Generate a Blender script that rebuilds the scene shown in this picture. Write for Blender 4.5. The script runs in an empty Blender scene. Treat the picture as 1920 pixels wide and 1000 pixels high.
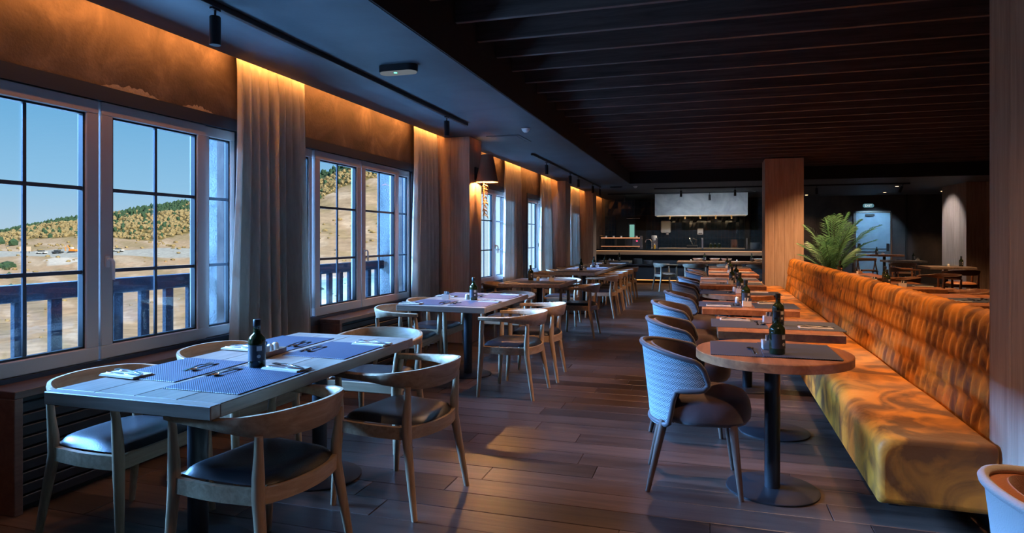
import bpy, bmesh, math, random
from mathutils import Vector, Matrix
random.seed(7)
PI = math.pi
scene = bpy.context.scene
COL = scene.collection

# ------------------------------------------------------------------ camera
YAW = math.atan(365.0 / 1200.0)
CAM_H = 1.36
cam_data = bpy.data.cameras.new('camera')
cam_data.sensor_fit = 'HORIZONTAL'
cam_data.sensor_width = 36.0
cam_data.lens = 36.0 * 1200.0 / 1920.0
cam_data.shift_x = 0.0
cam_data.shift_y = -53.0 / 1920.0
cam_data.clip_end = 2000
cam = bpy.data.objects.new('camera', cam_data)
COL.objects.link(cam)
cam.location = (0, 0, CAM_H)
cam.rotation_euler = (PI / 2, 0, YAW)
scene.camera = cam

# ------------------------------------------------------------------ view
scene.view_settings.view_transform = 'Standard'
scene.view_settings.look = 'None'
scene.view_settings.exposure = 1.2
scene.view_settings.gamma = 1.0
scene.view_settings.use_curve_mapping = False
scene.cycles.sample_clamp_indirect = 6.0
scene.cycles.caustics_reflective = False
scene.cycles.caustics_refractive = False
scene.cycles.max_bounces = 8
scene.cycles.transparent_max_bounces = 12

# ------------------------------------------------------------------ sky
world = bpy.data.worlds.new('sky')
scene.world = world
world.use_nodes = True
nt = world.node_tree
nt.nodes.clear()
w_out = nt.nodes.new('ShaderNodeOutputWorld')
w_bg = nt.nodes.new('ShaderNodeBackground')
w_tc = nt.nodes.new('ShaderNodeTexCoord')
w_sep = nt.nodes.new('ShaderNodeSeparateXYZ')
w_ramp = nt.nodes.new('ShaderNodeValToRGB')
w_ramp.color_ramp.elements[0].position = 0.0
w_ramp.color_ramp.elements[0].color = (0.50, 0.66, 0.78, 1)
e = w_ramp.color_ramp.elements.new(0.07)
e.color = (0.30, 0.58, 0.82, 1)
e = w_ramp.color_ramp.elements.new(0.22)
e.color = (0.105, 0.40, 0.72, 1)
w_ramp.color_ramp.elements[-1].position = 1.0
w_ramp.color_ramp.elements[-1].color = (0.10, 0.35, 0.66, 1)
nt.links.new(w_tc.outputs['Generated'], w_sep.inputs[0])
nt.links.new(w_sep.outputs['Z'], w_ramp.inputs[0])
nt.links.new(w_ramp.outputs[0], w_bg.inputs[0])
w_bg.inputs[1].default_value = 0.46
nt.links.new(w_bg.outputs[0], w_out.inputs[0])

def aim(o, direction):
    o.rotation_euler = Vector(direction).to_track_quat('-Z', 'Y').to_euler()

# the sun stands high behind the building and lights the hillside opposite
sun_d = bpy.data.lights.new('sun', 'SUN')
sun_d.energy = 3.6
sun_d.color = (1.0, 0.90, 0.74)
sun_d.angle = math.radians(0.6)
sun = bpy.data.objects.new('sun', sun_d)
COL.objects.link(sun)
aim(sun, (-0.80, 0.22, -0.52))

# added out-of-view panels that brighten the room, standing in for sky and ground bounce
def big_area(name, loc, direction, sx, sy, power, color, spread=180.0):
    ld = bpy.data.lights.new(name, 'AREA')
    ld.shape = 'RECTANGLE'
    ld.size = sx
    ld.size_y = sy
    ld.color = color
    ld.energy = power
    ld.spread = math.radians(spread)
    lo = bpy.data.objects.new(name, ld)
    COL.objects.link(lo)
    lo.location = loc
    zdir = -Vector(direction).normalized()
    xdir = Vector((0, 1, 0))
    ydir = zdir.cross(xdir)
    lo.rotation_euler = Matrix((xdir, ydir, zdir)).transposed().to_euler()
big_area('sky_fill_panel', (-26, 7, 11.4), (0.915, 0, -0.403), 46, 5.6, 23000, (0.165, 0.44, 1.0), 60.0)
big_area('ground_fill_panel', (-5.9, 6.0, -1.2), (0.80, 0, 0.60), 18, 1.6, 1900, (0.19, 0.50, 1.0))

# ------------------------------------------------------------------ materials
MATS = {}
def new_mat(name):
    m = bpy.data.materials.new(name)
    m.use_nodes = True
    MATS[name] = m
    b = m.node_tree.nodes['Principled BSDF']
    return m, m.node_tree, b

def lin(c):
    return (c[0], c[1], c[2], 1.0)

def plain(name, c, rough=0.5, metal=0.0, spec=0.5, sheen=0.0, coat=0.0, bump=None):
    m, t, b = new_mat(name)
    b.inputs['Base Color'].default_value = lin(c)
    b.inputs['Roughness'].default_value = rough
    b.inputs['Metallic'].default_value = metal
    b.inputs['Specular IOR Level'].default_value = spec
    b.inputs['Sheen Weight'].default_value = sheen
    b.inputs['Coat Weight'].default_value = coat
    if bump:
        tc = t.nodes.new('ShaderNodeTexCoord')
        n = t.nodes.new('ShaderNodeTexNoise')
        n.inputs['Scale'].default_value = bump[0]
        n.inputs['Detail'].default_value = 4
        bp = t.nodes.new('ShaderNodeBump')
        bp.inputs['Strength'].default_value = bump[1]
        bp.inputs['Distance'].default_value = 0.01
        t.links.new(tc.outputs['Object'], n.inputs['Vector'])
        t.links.new(n.outputs[0], bp.inputs['Height'])
        t.links.new(bp.outputs[0], b.inputs['Normal'])
    return m

def emit(name, c, s):
    m = bpy.data.materials.new(name)
    m.use_nodes = True
    t = m.node_tree
    t.nodes.clear()
    o = t.nodes.new('ShaderNodeOutputMaterial')
    em = t.nodes.new('ShaderNodeEmission')
    em.inputs[0].default_value = lin(c)
    em.inputs[1].default_value = s
    t.links.new(em.outputs[0], o.inputs[0])
    MATS[name] = m
    return m

def wood(name, c1, c2, rough=0.45, axis='X', fine=26.0, spec=0.4, vary=0.25, bump=0.15):
    """grain runs along AXIS of the object's own coordinates"""
    m, t, b = new_mat(name)
    tc = t.nodes.new('ShaderNodeTexCoord')
    oi = t.nodes.new('ShaderNodeObjectInfo')
    mp = t.nodes.new('ShaderNodeMapping')
    sc = {'X': (0.06, 1, 1), 'Y': (1, 0.06, 1), 'Z': (1, 1, 0.06)}[axis]
    mp.inputs['Scale'].default_value = sc
    add = t.nodes.new('ShaderNodeVectorMath'); add.operation = 'ADD'
    mul = t.nodes.new('ShaderNodeMath'); mul.operation = 'MULTIPLY'; mul.inputs[1].default_value = 37.0
    t.links.new(oi.outputs['Random'], mul.inputs[0])
    t.links.new(tc.outputs['Object'], add.inputs[0])
    t.links.new(mul.outputs[0], add.inputs[1])
    t.links.new(add.outputs[0], mp.inputs['Vector'])
    n1 = t.nodes.new('ShaderNodeTexNoise')
    n1.inputs['Scale'].default_value = fine
    n1.inputs['Detail'].default_value = 6
    n1.inputs['Roughness'].default_value = 0.65
    n1.inputs['Distortion'].default_value = 0.6
    t.links.new(mp.outputs[0], n1.inputs['Vector'])
    rp = t.nodes.new('ShaderNodeValToRGB')
    rp.color_ramp.elements[0].position = 0.32
    rp.color_ramp.elements[0].color = lin(c1)
    rp.color_ramp.elements[1].position = 0.68
    rp.color_ramp.elements[1].color = lin(c2)
    t.links.new(n1.outputs[0], rp.inputs[0])
    hs = t.nodes.new('ShaderNodeHueSaturation')
    mr = t.nodes.new('ShaderNodeMapRange')
    mr.inputs['To Min'].default_value = 1.0 - vary
    mr.inputs['To Max'].default_value = 1.0 + vary
    t.links.new(oi.outputs['Random'], mr.inputs['Value'])
    t.links.new(mr.outputs[0], hs.inputs['Value'])
    t.links.new(rp.outputs[0], hs.inputs['Color'])
    t.links.new(hs.outputs[0], b.inputs['Base Color'])
    b.inputs['Roughness'].default_value = rough
    b.inputs['Specular IOR Level'].default_value = spec
    bp = t.nodes.new('ShaderNodeBump')
    bp.inputs['Strength'].default_value = bump
    bp.inputs['Distance'].default_value = 0.004
    t.links.new(n1.outputs[0], bp.inputs['Height'])
    t.links.new(bp.outputs[0], b.inputs['Normal'])
    return m

def mottled(name, stops, scale=2.0, rough=0.8, bump=0.2, stretch=(1, 1, 1), detail=8, sheen=0.0, spec=0.3, metal=0.0):
    m, t, b = new_mat(name)
    tc = t.nodes.new('ShaderNodeTexCoord')
    mp = t.nodes.new('ShaderNodeMapping')
    mp.inputs['Scale'].default_value = stretch
    t.links.new(tc.outputs['Object'], mp.inputs['Vector'])
    n = t.nodes.new('ShaderNodeTexNoise')
    n.inputs['Scale'].default_value = scale
    n.inputs['Detail'].default_value = detail
    n.inputs['Roughness'].default_value = 0.6
    n.inputs['Distortion'].default_value = 0.8
    t.links.new(mp.outputs[0], n.inputs['Vector'])
    rp = t.nodes.new('ShaderNodeValToRGB')
    while len(rp.color_ramp.elements) < len(stops):
        rp.color_ramp.elements.new(0.5)
    for el, (p, c) in zip(rp.color_ramp.elements, stops):
        el.position = p
        el.color = lin(c)
    t.links.new(n.outputs[0], rp.inputs[0])
    t.links.new(rp.outputs[0], b.inputs['Base Color'])
    b.inputs['Roughness'].default_value = rough
    b.inputs['Specular IOR Level'].default_value = spec
    b.inputs['Sheen Weight'].default_value = sheen
    b.inputs['Metallic'].default_value = metal
    if bump:
        n2 = t.nodes.new('ShaderNodeTexNoise')
        n2.inputs['Scale'].default_value = scale * 22
        n2.inputs['Detail'].default_value = 4
        t.links.new(tc.outputs['Object'], n2.inputs['Vector'])
        bp = t.nodes.new('ShaderNodeBump')
        bp.inputs['Strength'].default_value = bump
        bp.inputs['Distance'].default_value = 0.01
        t.links.new(n2.outputs[0], bp.inputs['Height'])
        t.links.new(bp.outputs[0], b.inputs['Normal'])
    return m

wood('oak', (0.30, 0.20, 0.115), (0.50, 0.36, 0.23), 0.42, 'X', 34, vary=0.12)
wood('oak_upright', (0.30, 0.20, 0.115), (0.50, 0.36, 0.23), 0.42, 'Z', 34, vary=0.12)
wood('table_oak', (0.16, 0.125, 0.095), (0.31, 0.25, 0.20), 0.33, 'Y', 22, spec=0.6, vary=0.18)
wood('table_oak_cross', (0.17, 0.13, 0.10), (0.32, 0.26, 0.205), 0.33, 'X', 22, spec=0.6, vary=0.18)
wood('walnut', (0.19, 0.065, 0.026), (0.42, 0.165, 0.068), 0.34, 'Y', 18, spec=0.5, vary=0.2)
wood('floor_wood', (0.028, 0.016, 0.012), (0.080, 0.046, 0.034), 0.36, 'X', 20, spec=0.5, vary=0.45, bump=0.25)
wood('slat_wood', (0.062, 0.042, 0.038), (0.15, 0.105, 0.095), 0.55, 'X', 22, vary=0.15)
wood('clad_wood', (0.38, 0.255, 0.185), (0.56, 0.41, 0.32), 0.5, 'Z', 26, vary=0.12)
wood('dark_leg_wood', (0.05, 0.03, 0.022), (0.12, 0.075, 0.055), 0.4, 'Z', 30)
wood('brown_wood', (0.10, 0.045, 0.022), (0.22, 0.10, 0.05), 0.4, 'X', 30)
wood('box_wood', (0.075, 0.04, 0.032), (0.14, 0.08, 0.062), 0.45, 'Y', 24)

plain('leather', (0.010, 0.011, 0.015), 0.36, spec=0.4, bump=(180, 0.10))
plain('black_metal', (0.012, 0.013, 0.016), 0.45, spec=0.4)
plain('black_paint', (0.008, 0.008, 0.009), 0.7)
plain('recess_dark', (0.012, 0.013, 0.015), 0.85)  # near-black; on the recess fascias it puts their shade into the colour
plain('steel', (0.62, 0.63, 0.64), 0.22, metal=1.0)
plain('cutlery_steel', (0.70, 0.70, 0.70), 0.16, metal=1.0)
plain('porcelain', (0.72, 0.72, 0.70), 0.25)
plain('white_plastic', (0.70, 0.70, 0.70), 0.4)
plain('napkin_cloth', (0.52, 0.47, 0.42), 0.85, bump=(300, 0.2))
plain('paper', (0.75, 0.74, 0.70), 0.8)
plain('upvc', (0.55, 0.47, 0.44), 0.42)
plain('muntin', (0.05, 0.06, 0.08), 0.5)
plain('gasket', (0.01, 0.012, 0.016), 0.6)
plain('surround', (0.022, 0.028, 0.045), 0.6)
plain('plate_grey', (0.16, 0.19, 0.23), 0.4)
plain('tray_wood', (0.33, 0.21, 0.13), 0.5)
plain('railing_paint', (0.006, 0.010, 0.019), 0.7, spec=0.2, bump=(90, 0.5))
plain('bottle_cap', (0.012, 0.012, 0.014), 0.35)
plain('label_dark', (0.03, 0.035, 0.045), 0.5)
plain('label_light', (0.60, 0.60, 0.58), 0.5)
plain('piping', (0.025, 0.018, 0.022), 0.6, sheen=0.3)
plain('pale_fabric', (0.42, 0.40, 0.38), 0.8, sheen=0.2, bump=(220, 0.2))
plain('terracotta_fabric', (0.40, 0.15, 0.07), 0.8, sheen=0.3, bump=(220, 0.2))
plain('shade_fabric', (0.26, 0.13, 0.085), 0.9, bump=(160, 0.4))
plain('brass', (0.55, 0.36, 0.15), 0.3, metal=1.0)
plain('orange_leather', (0.45, 0.17, 0.06), 0.45)
plain('pot_clay', (0.05, 0.045, 0.045), 0.6)
plain('car_white', (0.6, 0.6, 0.58), 0.4)
plain('car_dark', (0.06, 0.07, 0.08), 0.4)
plain('machine_orange', (0.8, 0.24, 0.02), 0.5)
plain('sign_board', (0.75, 0.55, 0.38), 0.6)
plain('granite', (0.02, 0.024, 0.03), 0.25, spec=0.6)
plain('bar_front', (0.018, 0.028, 0.045), 0.5)
plain('copper', (0.60, 0.28, 0.16), 0.35, metal=1.0)
plain('yellow_soap', (0.75, 0.40, 0.03), 0.4)

mottled('plaster', [(0.3, (0.06, 0.042, 0.037)), (0.52, (0.115, 0.08, 0.067)), (0.75, (0.23, 0.16, 0.125))], 2.6, 0.75, 0.35)
mottled('dark_plaster', [(0.3, (0.022, 0.02, 0.022)), (0.55, (0.05, 0.042, 0.042)), (0.8, (0.085, 0.065, 0.06))], 1.1, 0.7, 0.2)
mottled('soffit_paint', [(0.3, (0.05, 0.062, 0.075)), (0.7, (0.075, 0.09, 0.105))], 1.5, 0.6, 0.08)
mottled('stucco', [(0.3, (0.12, 0.13, 0.13)), (0.6, (0.19, 0.20, 0.195))], 3.0, 0.9, 1.0)
mottled('hood_metal', [(0.3, (0.20, 0.22, 0.23)), (0.5, (0.34, 0.36, 0.37)), (0.75, (0.50, 0.52, 0.52))], 1.6, 0.45, 0.05, spec=0.5)
mottled('door_blue', [(0.3, (0.16, 0.25, 0.34)), (0.7, (0.22, 0.33, 0.43))], 2.0, 0.4, 0.05, spec=0.5)
mottled('velvet_plum', [(0.3, (0.030, 0.014, 0.016)), (0.7, (0.075, 0.034, 0.034))], 9.0, 0.75, 0.1, sheen=0.6)
mottled('linen', [(0.3, (0.60, 0.53, 0.46)), (0.7, (0.76, 0.69, 0.61))], 40.0, 0.9, 0.35, stretch=(1, 1, 0.15))
mottled('carpet_dark', [(0.3, (0.02, 0.02, 0.022)), (0.7, (0.04, 0.038, 0.038))], 5, 0.9, 0.2)

# curtains let a little daylight through
def make_translucent(name, c):
    m = MATS[name]
    t = m.node_tree
    b = t.nodes['Principled BSDF']
    out = t.nodes['Material Output']
    tr = t.nodes.new('ShaderNodeBsdfTranslucent')
    tr.inputs[0].default_value = lin(c)
    mx = t.nodes.new('ShaderNodeMixShader')
    mx.inputs[0].default_value = 0.2
    t.links.new(b.outputs[0], mx.inputs[1])
    t.links.new(tr.outputs[0], mx.inputs[2])
    t.links.new(mx.outputs[0], out.inputs[0])
make_translucent('linen', (0.66, 0.60, 0.53))

def velvet_mustard():
    m, t, b = new_mat('velvet_mustard')
    tc = t.nodes.new('ShaderNodeTexCoord')
    n = t.nodes.new('ShaderNodeTexNoise')
    n.inputs['Scale'].default_value = 3.2
    n.inputs['Detail'].default_value = 7
    n.inputs['Distortion'].default_value = 1.6
    t.links.new(tc.outputs['Object'], n.inputs['Vector'])
    rp = t.nodes.new('ShaderNodeValToRGB')
    rp.color_ramp.elements[0].position = 0.40
    rp.color_ramp.elements[0].color = (0.125, 0.038, 0.004, 1)
    rp.color_ramp.elements[1].position = 0.60
    rp.color_ramp.elements[1].color = (0.57, 0.195, 0.013, 1)
    t.links.new(n.outputs[0], rp.inputs[0])
    t.links.new(rp.outputs[0], b.inputs['Base Color'])
    b.inputs['Roughness'].default_value = 0.62
    b.inputs['Specular IOR Level'].default_value = 0.35
    b.inputs['Sheen Weight'].default_value = 0.35
    b.inputs['Sheen Roughness'].default_value = 0.4
    b.inputs['Sheen Tint'].default_value = (0.95, 0.5, 0.12, 1)
    n2 = t.nodes.new('ShaderNodeTexNoise')
    n2.inputs['Scale'].default_value = 26
    n2.inputs['Detail'].default_value = 5
    bp = t.nodes.new('ShaderNodeBump')
    bp.inputs['Strength'].default_value = 0.35
    bp.inputs['Distance'].default_value = 0.01
    t.links.new(tc.outputs['Object'], n2.inputs['Vector'])
    t.links.new(n2.outputs[0], bp.inputs['Height'])
    t.links.new(bp.outputs[0], b.inputs['Normal'])
velvet_mustard()

def math_node(t, op, a, bb=None):
    n = t.nodes.new('ShaderNodeMath'); n.operation = op
    for i, v in enumerate((a, bb)):
        if v is None: continue
        if isinstance(v, (int, float)): n.inputs[i].default_value = v
        else: t.links.new(v, n.inputs[i])
    return n.outputs[0]

def weave_fabric():
    """basket of diagonal strokes: outer cloth of the tub chairs (UV in metres)"""
    m, t, b = new_mat('herringbone')
    uv = t.nodes.new('ShaderNodeUVMap')
    sp = t.nodes.new('ShaderNodeSeparateXYZ')
    t.links.new(uv.outputs[0], sp.inputs[0])
    S = 58.0
    u = math_node(t, 'MULTIPLY', sp.outputs[0], S)
    v = math_node(t, 'MULTIPLY', sp.outputs[1], S)
    a = math_node(t, 'ADD', u, v)
    d = math_node(t, 'SUBTRACT', u, v)
    ca = math_node(t, 'FLOOR', math_node(t, 'MULTIPLY', a, 0.5))
    cd = math_node(t, 'FLOOR', math_node(t, 'MULTIPLY', d, 0.5))
    par = math_node(t, 'MODULO', math_node(t, 'ADD', math_node(t, 'ADD', ca, cd), 200.0), 2.0)
    sa = math_node(t, 'SINE', math_node(t, 'MULTIPLY', a, 2 * PI * 1.5))
    sd = math_node(t, 'SINE', math_node(t, 'MULTIPLY', d, 2 * PI * 1.5))
    mx = t.nodes.new('ShaderNodeMix'); mx.data_type = 'FLOAT'
    t.links.new(par, mx.inputs[0])
    t.links.new(sa, mx.inputs[2])
    t.links.new(sd, mx.inputs[3])
    rp = t.nodes.new('ShaderNodeValToRGB')
    rp.color_ramp.elements[0].position = 0.30
    rp.color_ramp.elements[0].color = (0.035, 0.055, 0.075, 1)
    rp.color_ramp.elements[1].position = 0.62
    rp.color_ramp.elements[1].color = (0.27, 0.31, 0.33, 1)
    mr = math_node(t, 'MULTIPLY_ADD', mx.outputs[0], 0.5)
    mr.node.inputs[2].default_value = 0.5
    t.links.new(mr, rp.inputs[0])
    t.links.new(rp.outputs[0], b.inputs['Base Color'])
    b.inputs['Roughness'].default_value = 0.85
    bp = t.nodes.new('ShaderNodeBump')
    bp.inputs['Strength'].default_value = 0.3
    bp.inputs['Distance'].default_value = 0.002
    t.links.new(mr, bp.inputs['Height'])
    t.links.new(bp.outputs[0], b.inputs['Normal'])
weave_fabric()

def mat_weave():
    m, t, b = new_mat('placemat_weave')
    tc = t.nodes.new('ShaderNodeTexCoord')
    sp = t.nodes.new('ShaderNodeSeparateXYZ')
    t.links.new(tc.outputs['Object'], sp.inputs[0])
    K = 2 * PI / 0.011
    sx = math_node(t, 'SINE', math_node(t, 'MULTIPLY', sp.outputs[0], K))
    sy = math_node(t, 'SINE', math_node(t, 'MULTIPLY', sp.outputs[1], K))
    pr = math_node(t, 'MULTIPLY', sx, sy)
    rp = t.nodes.new('ShaderNodeValToRGB')
    rp.color_ramp.elements[0].position = 0.30
    rp.color_ramp.elements[0].color = (0.006, 0.012, 0.028, 1)
    rp.color_ramp.elements[1].position = 1.0
    rp.color_ramp.elements[1].color = (0.075, 0.095, 0.15, 1)
    q = math_node(t, 'MULTIPLY_ADD', pr, 0.5)
    q.node.inputs[2].default_value = 0.5
    t.links.new(q, rp.inputs[0])
    t.links.new(rp.outputs[0], b.inputs['Base Color'])
    b.inputs['Roughness'].default_value = 0.5
    bp = t.nodes.new('ShaderNodeBump')
    bp.inputs['Strength'].default_value = 0.5
    bp.inputs['Distance'].default_value = 0.002
    t.links.new(q, bp.inputs['Height'])
    t.links.new(bp.outputs[0], b.inputs['Normal'])
mat_weave()

def tile_mat():
    m, t, b = new_mat('tile_glaze')
    tc = t.nodes.new('ShaderNodeTexCoord')
    n = t.nodes.new('ShaderNodeTexNoise')
    n.inputs['Scale'].default_value = 9
    rp = t.nodes.new('ShaderNodeValToRGB')
    rp.color_ramp.elements[0].color = (0.006, 0.010, 0.016, 1)
    rp.color_ramp.elements[1].color = (0.030, 0.055, 0.085, 1)
    t.links.new(tc.outputs['Object'], n.inputs['Vector'])
    t.links.new(n.outputs[0], rp.inputs[0])
    t.links.new(rp.outputs[0], b.inputs['Base Color'])
    b.inputs['Roughness'].default_value = 0.12
    b.inputs['Specular IOR Level'].default_value = 0.7
tile_mat()

def glass_mat(name, specks=False, refl=0.05, tint=(0.97, 0.985, 1.0)):
    m = bpy.data.materials.new(name)
    m.use_nodes = True
    t = m.node_tree
    t.nodes.clear()
    out = t.nodes.new('ShaderNodeOutputMaterial')
    tr = t.nodes.new('ShaderNodeBsdfTransparent')
    tr.inputs[0].default_value = lin(tint)
    gl = t.nodes.new('ShaderNodeBsdfGlossy')
    gl.inputs['Roughness'].default_value = 0.02
    mx = t.nodes.new('ShaderNodeMixShader')
    mx.inputs[0].default_value = refl
    t.links.new(tr.outputs[0], mx.inputs[1])
    t.links.new(gl.outputs[0], mx.inputs[2])
    last = mx.outputs[0]
    if specks:      # dried spray on the lower half of the panes
        tc = t.nodes.new('ShaderNodeTexCoord')
        vo = t.nodes.new('ShaderNodeTexVoronoi')
        vo.inputs['Scale'].default_value = 85
        t.links.new(tc.outputs['Object'], vo.inputs['Vector'])
        n = t.nodes.new('ShaderNodeTexNoise')
        n.inputs['Scale'].default_value = 7
        t.links.new(tc.outputs['Object'], n.inputs['Vector'])
        sp = t.nodes.new('ShaderNodeSeparateXYZ')
        t.links.new(tc.outputs['Object'], sp.inputs[0])
        low = t.nodes.new('ShaderNodeMapRange')
        low.inputs['From Min'].default_value = 1.15
        low.inputs['From Max'].default_value = 0.7
        t.links.new(sp.outputs[2], low.inputs['Value'])
        thr = math_node(t, 'MULTIPLY', n.outputs[0], low.outputs[0])
        thr = math_node(t, 'MULTIPLY', thr, 0.42)
        dot = math_node(t, 'LESS_THAN', vo.outputs['Distance'], thr)
        dot = math_node(t, 'MULTIPLY', dot, 0.07)
        df = t.nodes.new('ShaderNodeBsdfDiffuse')
        df.inputs[0].default_value = (0.8, 0.8, 0.8, 1)
        tl = t.nodes.new('ShaderNodeBsdfTranslucent')
        tl.inputs[0].default_value = (0.8, 0.8, 0.8, 1)
        ad = t.nodes.new('ShaderNodeMixShader'); ad.inputs[0].default_value = 0.6
        t.links.new(df.outputs[0], ad.inputs[1]); t.links.new(tl.outputs[0], ad.inputs[2])
        m2 = t.nodes.new('ShaderNodeMixShader')
        t.links.new(dot, m2.inputs[0])
        t.links.new(last, m2.inputs[1])
        t.links.new(ad.outputs[0], m2.inputs[2])
        last = m2.outputs[0]
    t.links.new(last, out.inputs[0])
    MATS[name] = m
    return m
glass_mat('window_glass', True)
glass_mat('clear_glass', False, 0.10, (0.93, 0.96, 0.97))

def bottle_glass():
    m, t, b = new_mat('bottle_glass')
    b.inputs['Base Color'].default_value = (0.020, 0.034, 0.012, 1)
    b.inputs['Roughness'].default_value = 0.06
    b.inputs['Specular IOR Level'].default_value = 0.7
    b.inputs['Transmission Weight'].default_value = 0.25
bottle_glass()

def ground_mat():
    m, t, b = new_mat('hill_ground')
    at = t.nodes.new('ShaderNodeVertexColor')
    at.layer_name = 'Col'
    tc = t.nodes.new('ShaderNodeTexCoord')
    n = t.nodes.new('ShaderNodeTexNoise')
    n.inputs['Scale'].default_value = 0.55
    n.inputs['Detail'].default_value = 12
    n.inputs['Roughness'].default_value = 0.75
    t.links.new(tc.outputs['Object'], n.inputs['Vector'])
    mr = t.nodes.new('ShaderNodeMapRange')
    mr.inputs['From Min'].default_value = 0.3
    mr.inputs['From Max'].default_value = 0.7
    mr.inputs['To Min'].default_value = 0.55
    mr.inputs['To Max'].default_value = 1.35
    t.links.new(n.outputs[0], mr.inputs['Value'])
    hs = t.nodes.new('ShaderNodeHueSaturation')
    t.links.new(at.outputs[0], hs.inputs['Color'])
    t.links.new(mr.outputs[0], hs.inputs['Value'])
    t.links.new(hs.outputs[0], b.inputs['Base Color'])
    b.inputs['Roughness'].default_value = 0.95
    b.inputs['Specular IOR Level'].default_value = 0.1
ground_mat()
mottled('shrub_gold', [(0.3, (0.17, 0.13, 0.06)), (0.7, (0.40, 0.30, 0.14))], 0.9, 0.95, 0)
mottled('pine_green', [(0.3, (0.015, 0.04, 0.022)), (0.7, (0.06, 0.12, 0.06))], 1.2, 0.95, 0)
mottled('palm_green', [(0.3, (0.025, 0.12, 0.06)), (0.7, (0.10, 0.26, 0.11))], 5, 0.45, 0, spec=0.5)
mottled('dry_frond', [(0.3, (0.35, 0.20, 0.06)), (0.7, (0.62, 0.40, 0.15))], 9, 0.5, 0)

emit('led_orange', (1.0, 0.38, 0.085), 33.0)
emit('led_warm', (1.0, 0.55, 0.26), 0.5)
emit('bar_led', (1.0, 0.42, 0.2), 0.5)
emit('toe_led', (1.0, 0.38, 0.10), 0.9)
emit('lamp_tip', (1.0, 0.62, 0.32), 3.0)
emit('hood_led', (1.0, 0.74, 0.42), 1.1)
emit('bulb', (1.0, 0.45, 0.12), 60.0)
emit('green_led', (0.05, 1.0, 0.25), 4.0)
emit('red_led', (1.0, 0.02, 0.08), 3.0)
emit('exit_glow', (0.18, 0.42, 0.50), 0.22)
emit('exit_text', (0.85, 0.97, 0.98), 0.4)
emit('hatch_light', (0.20, 0.46, 0.38), 0.4)
emit('downlight_glow', (1.0, 0.42, 0.12), 16.0)
emit('led_white', (0.7, 0.8, 0.9), 0.08)

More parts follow.
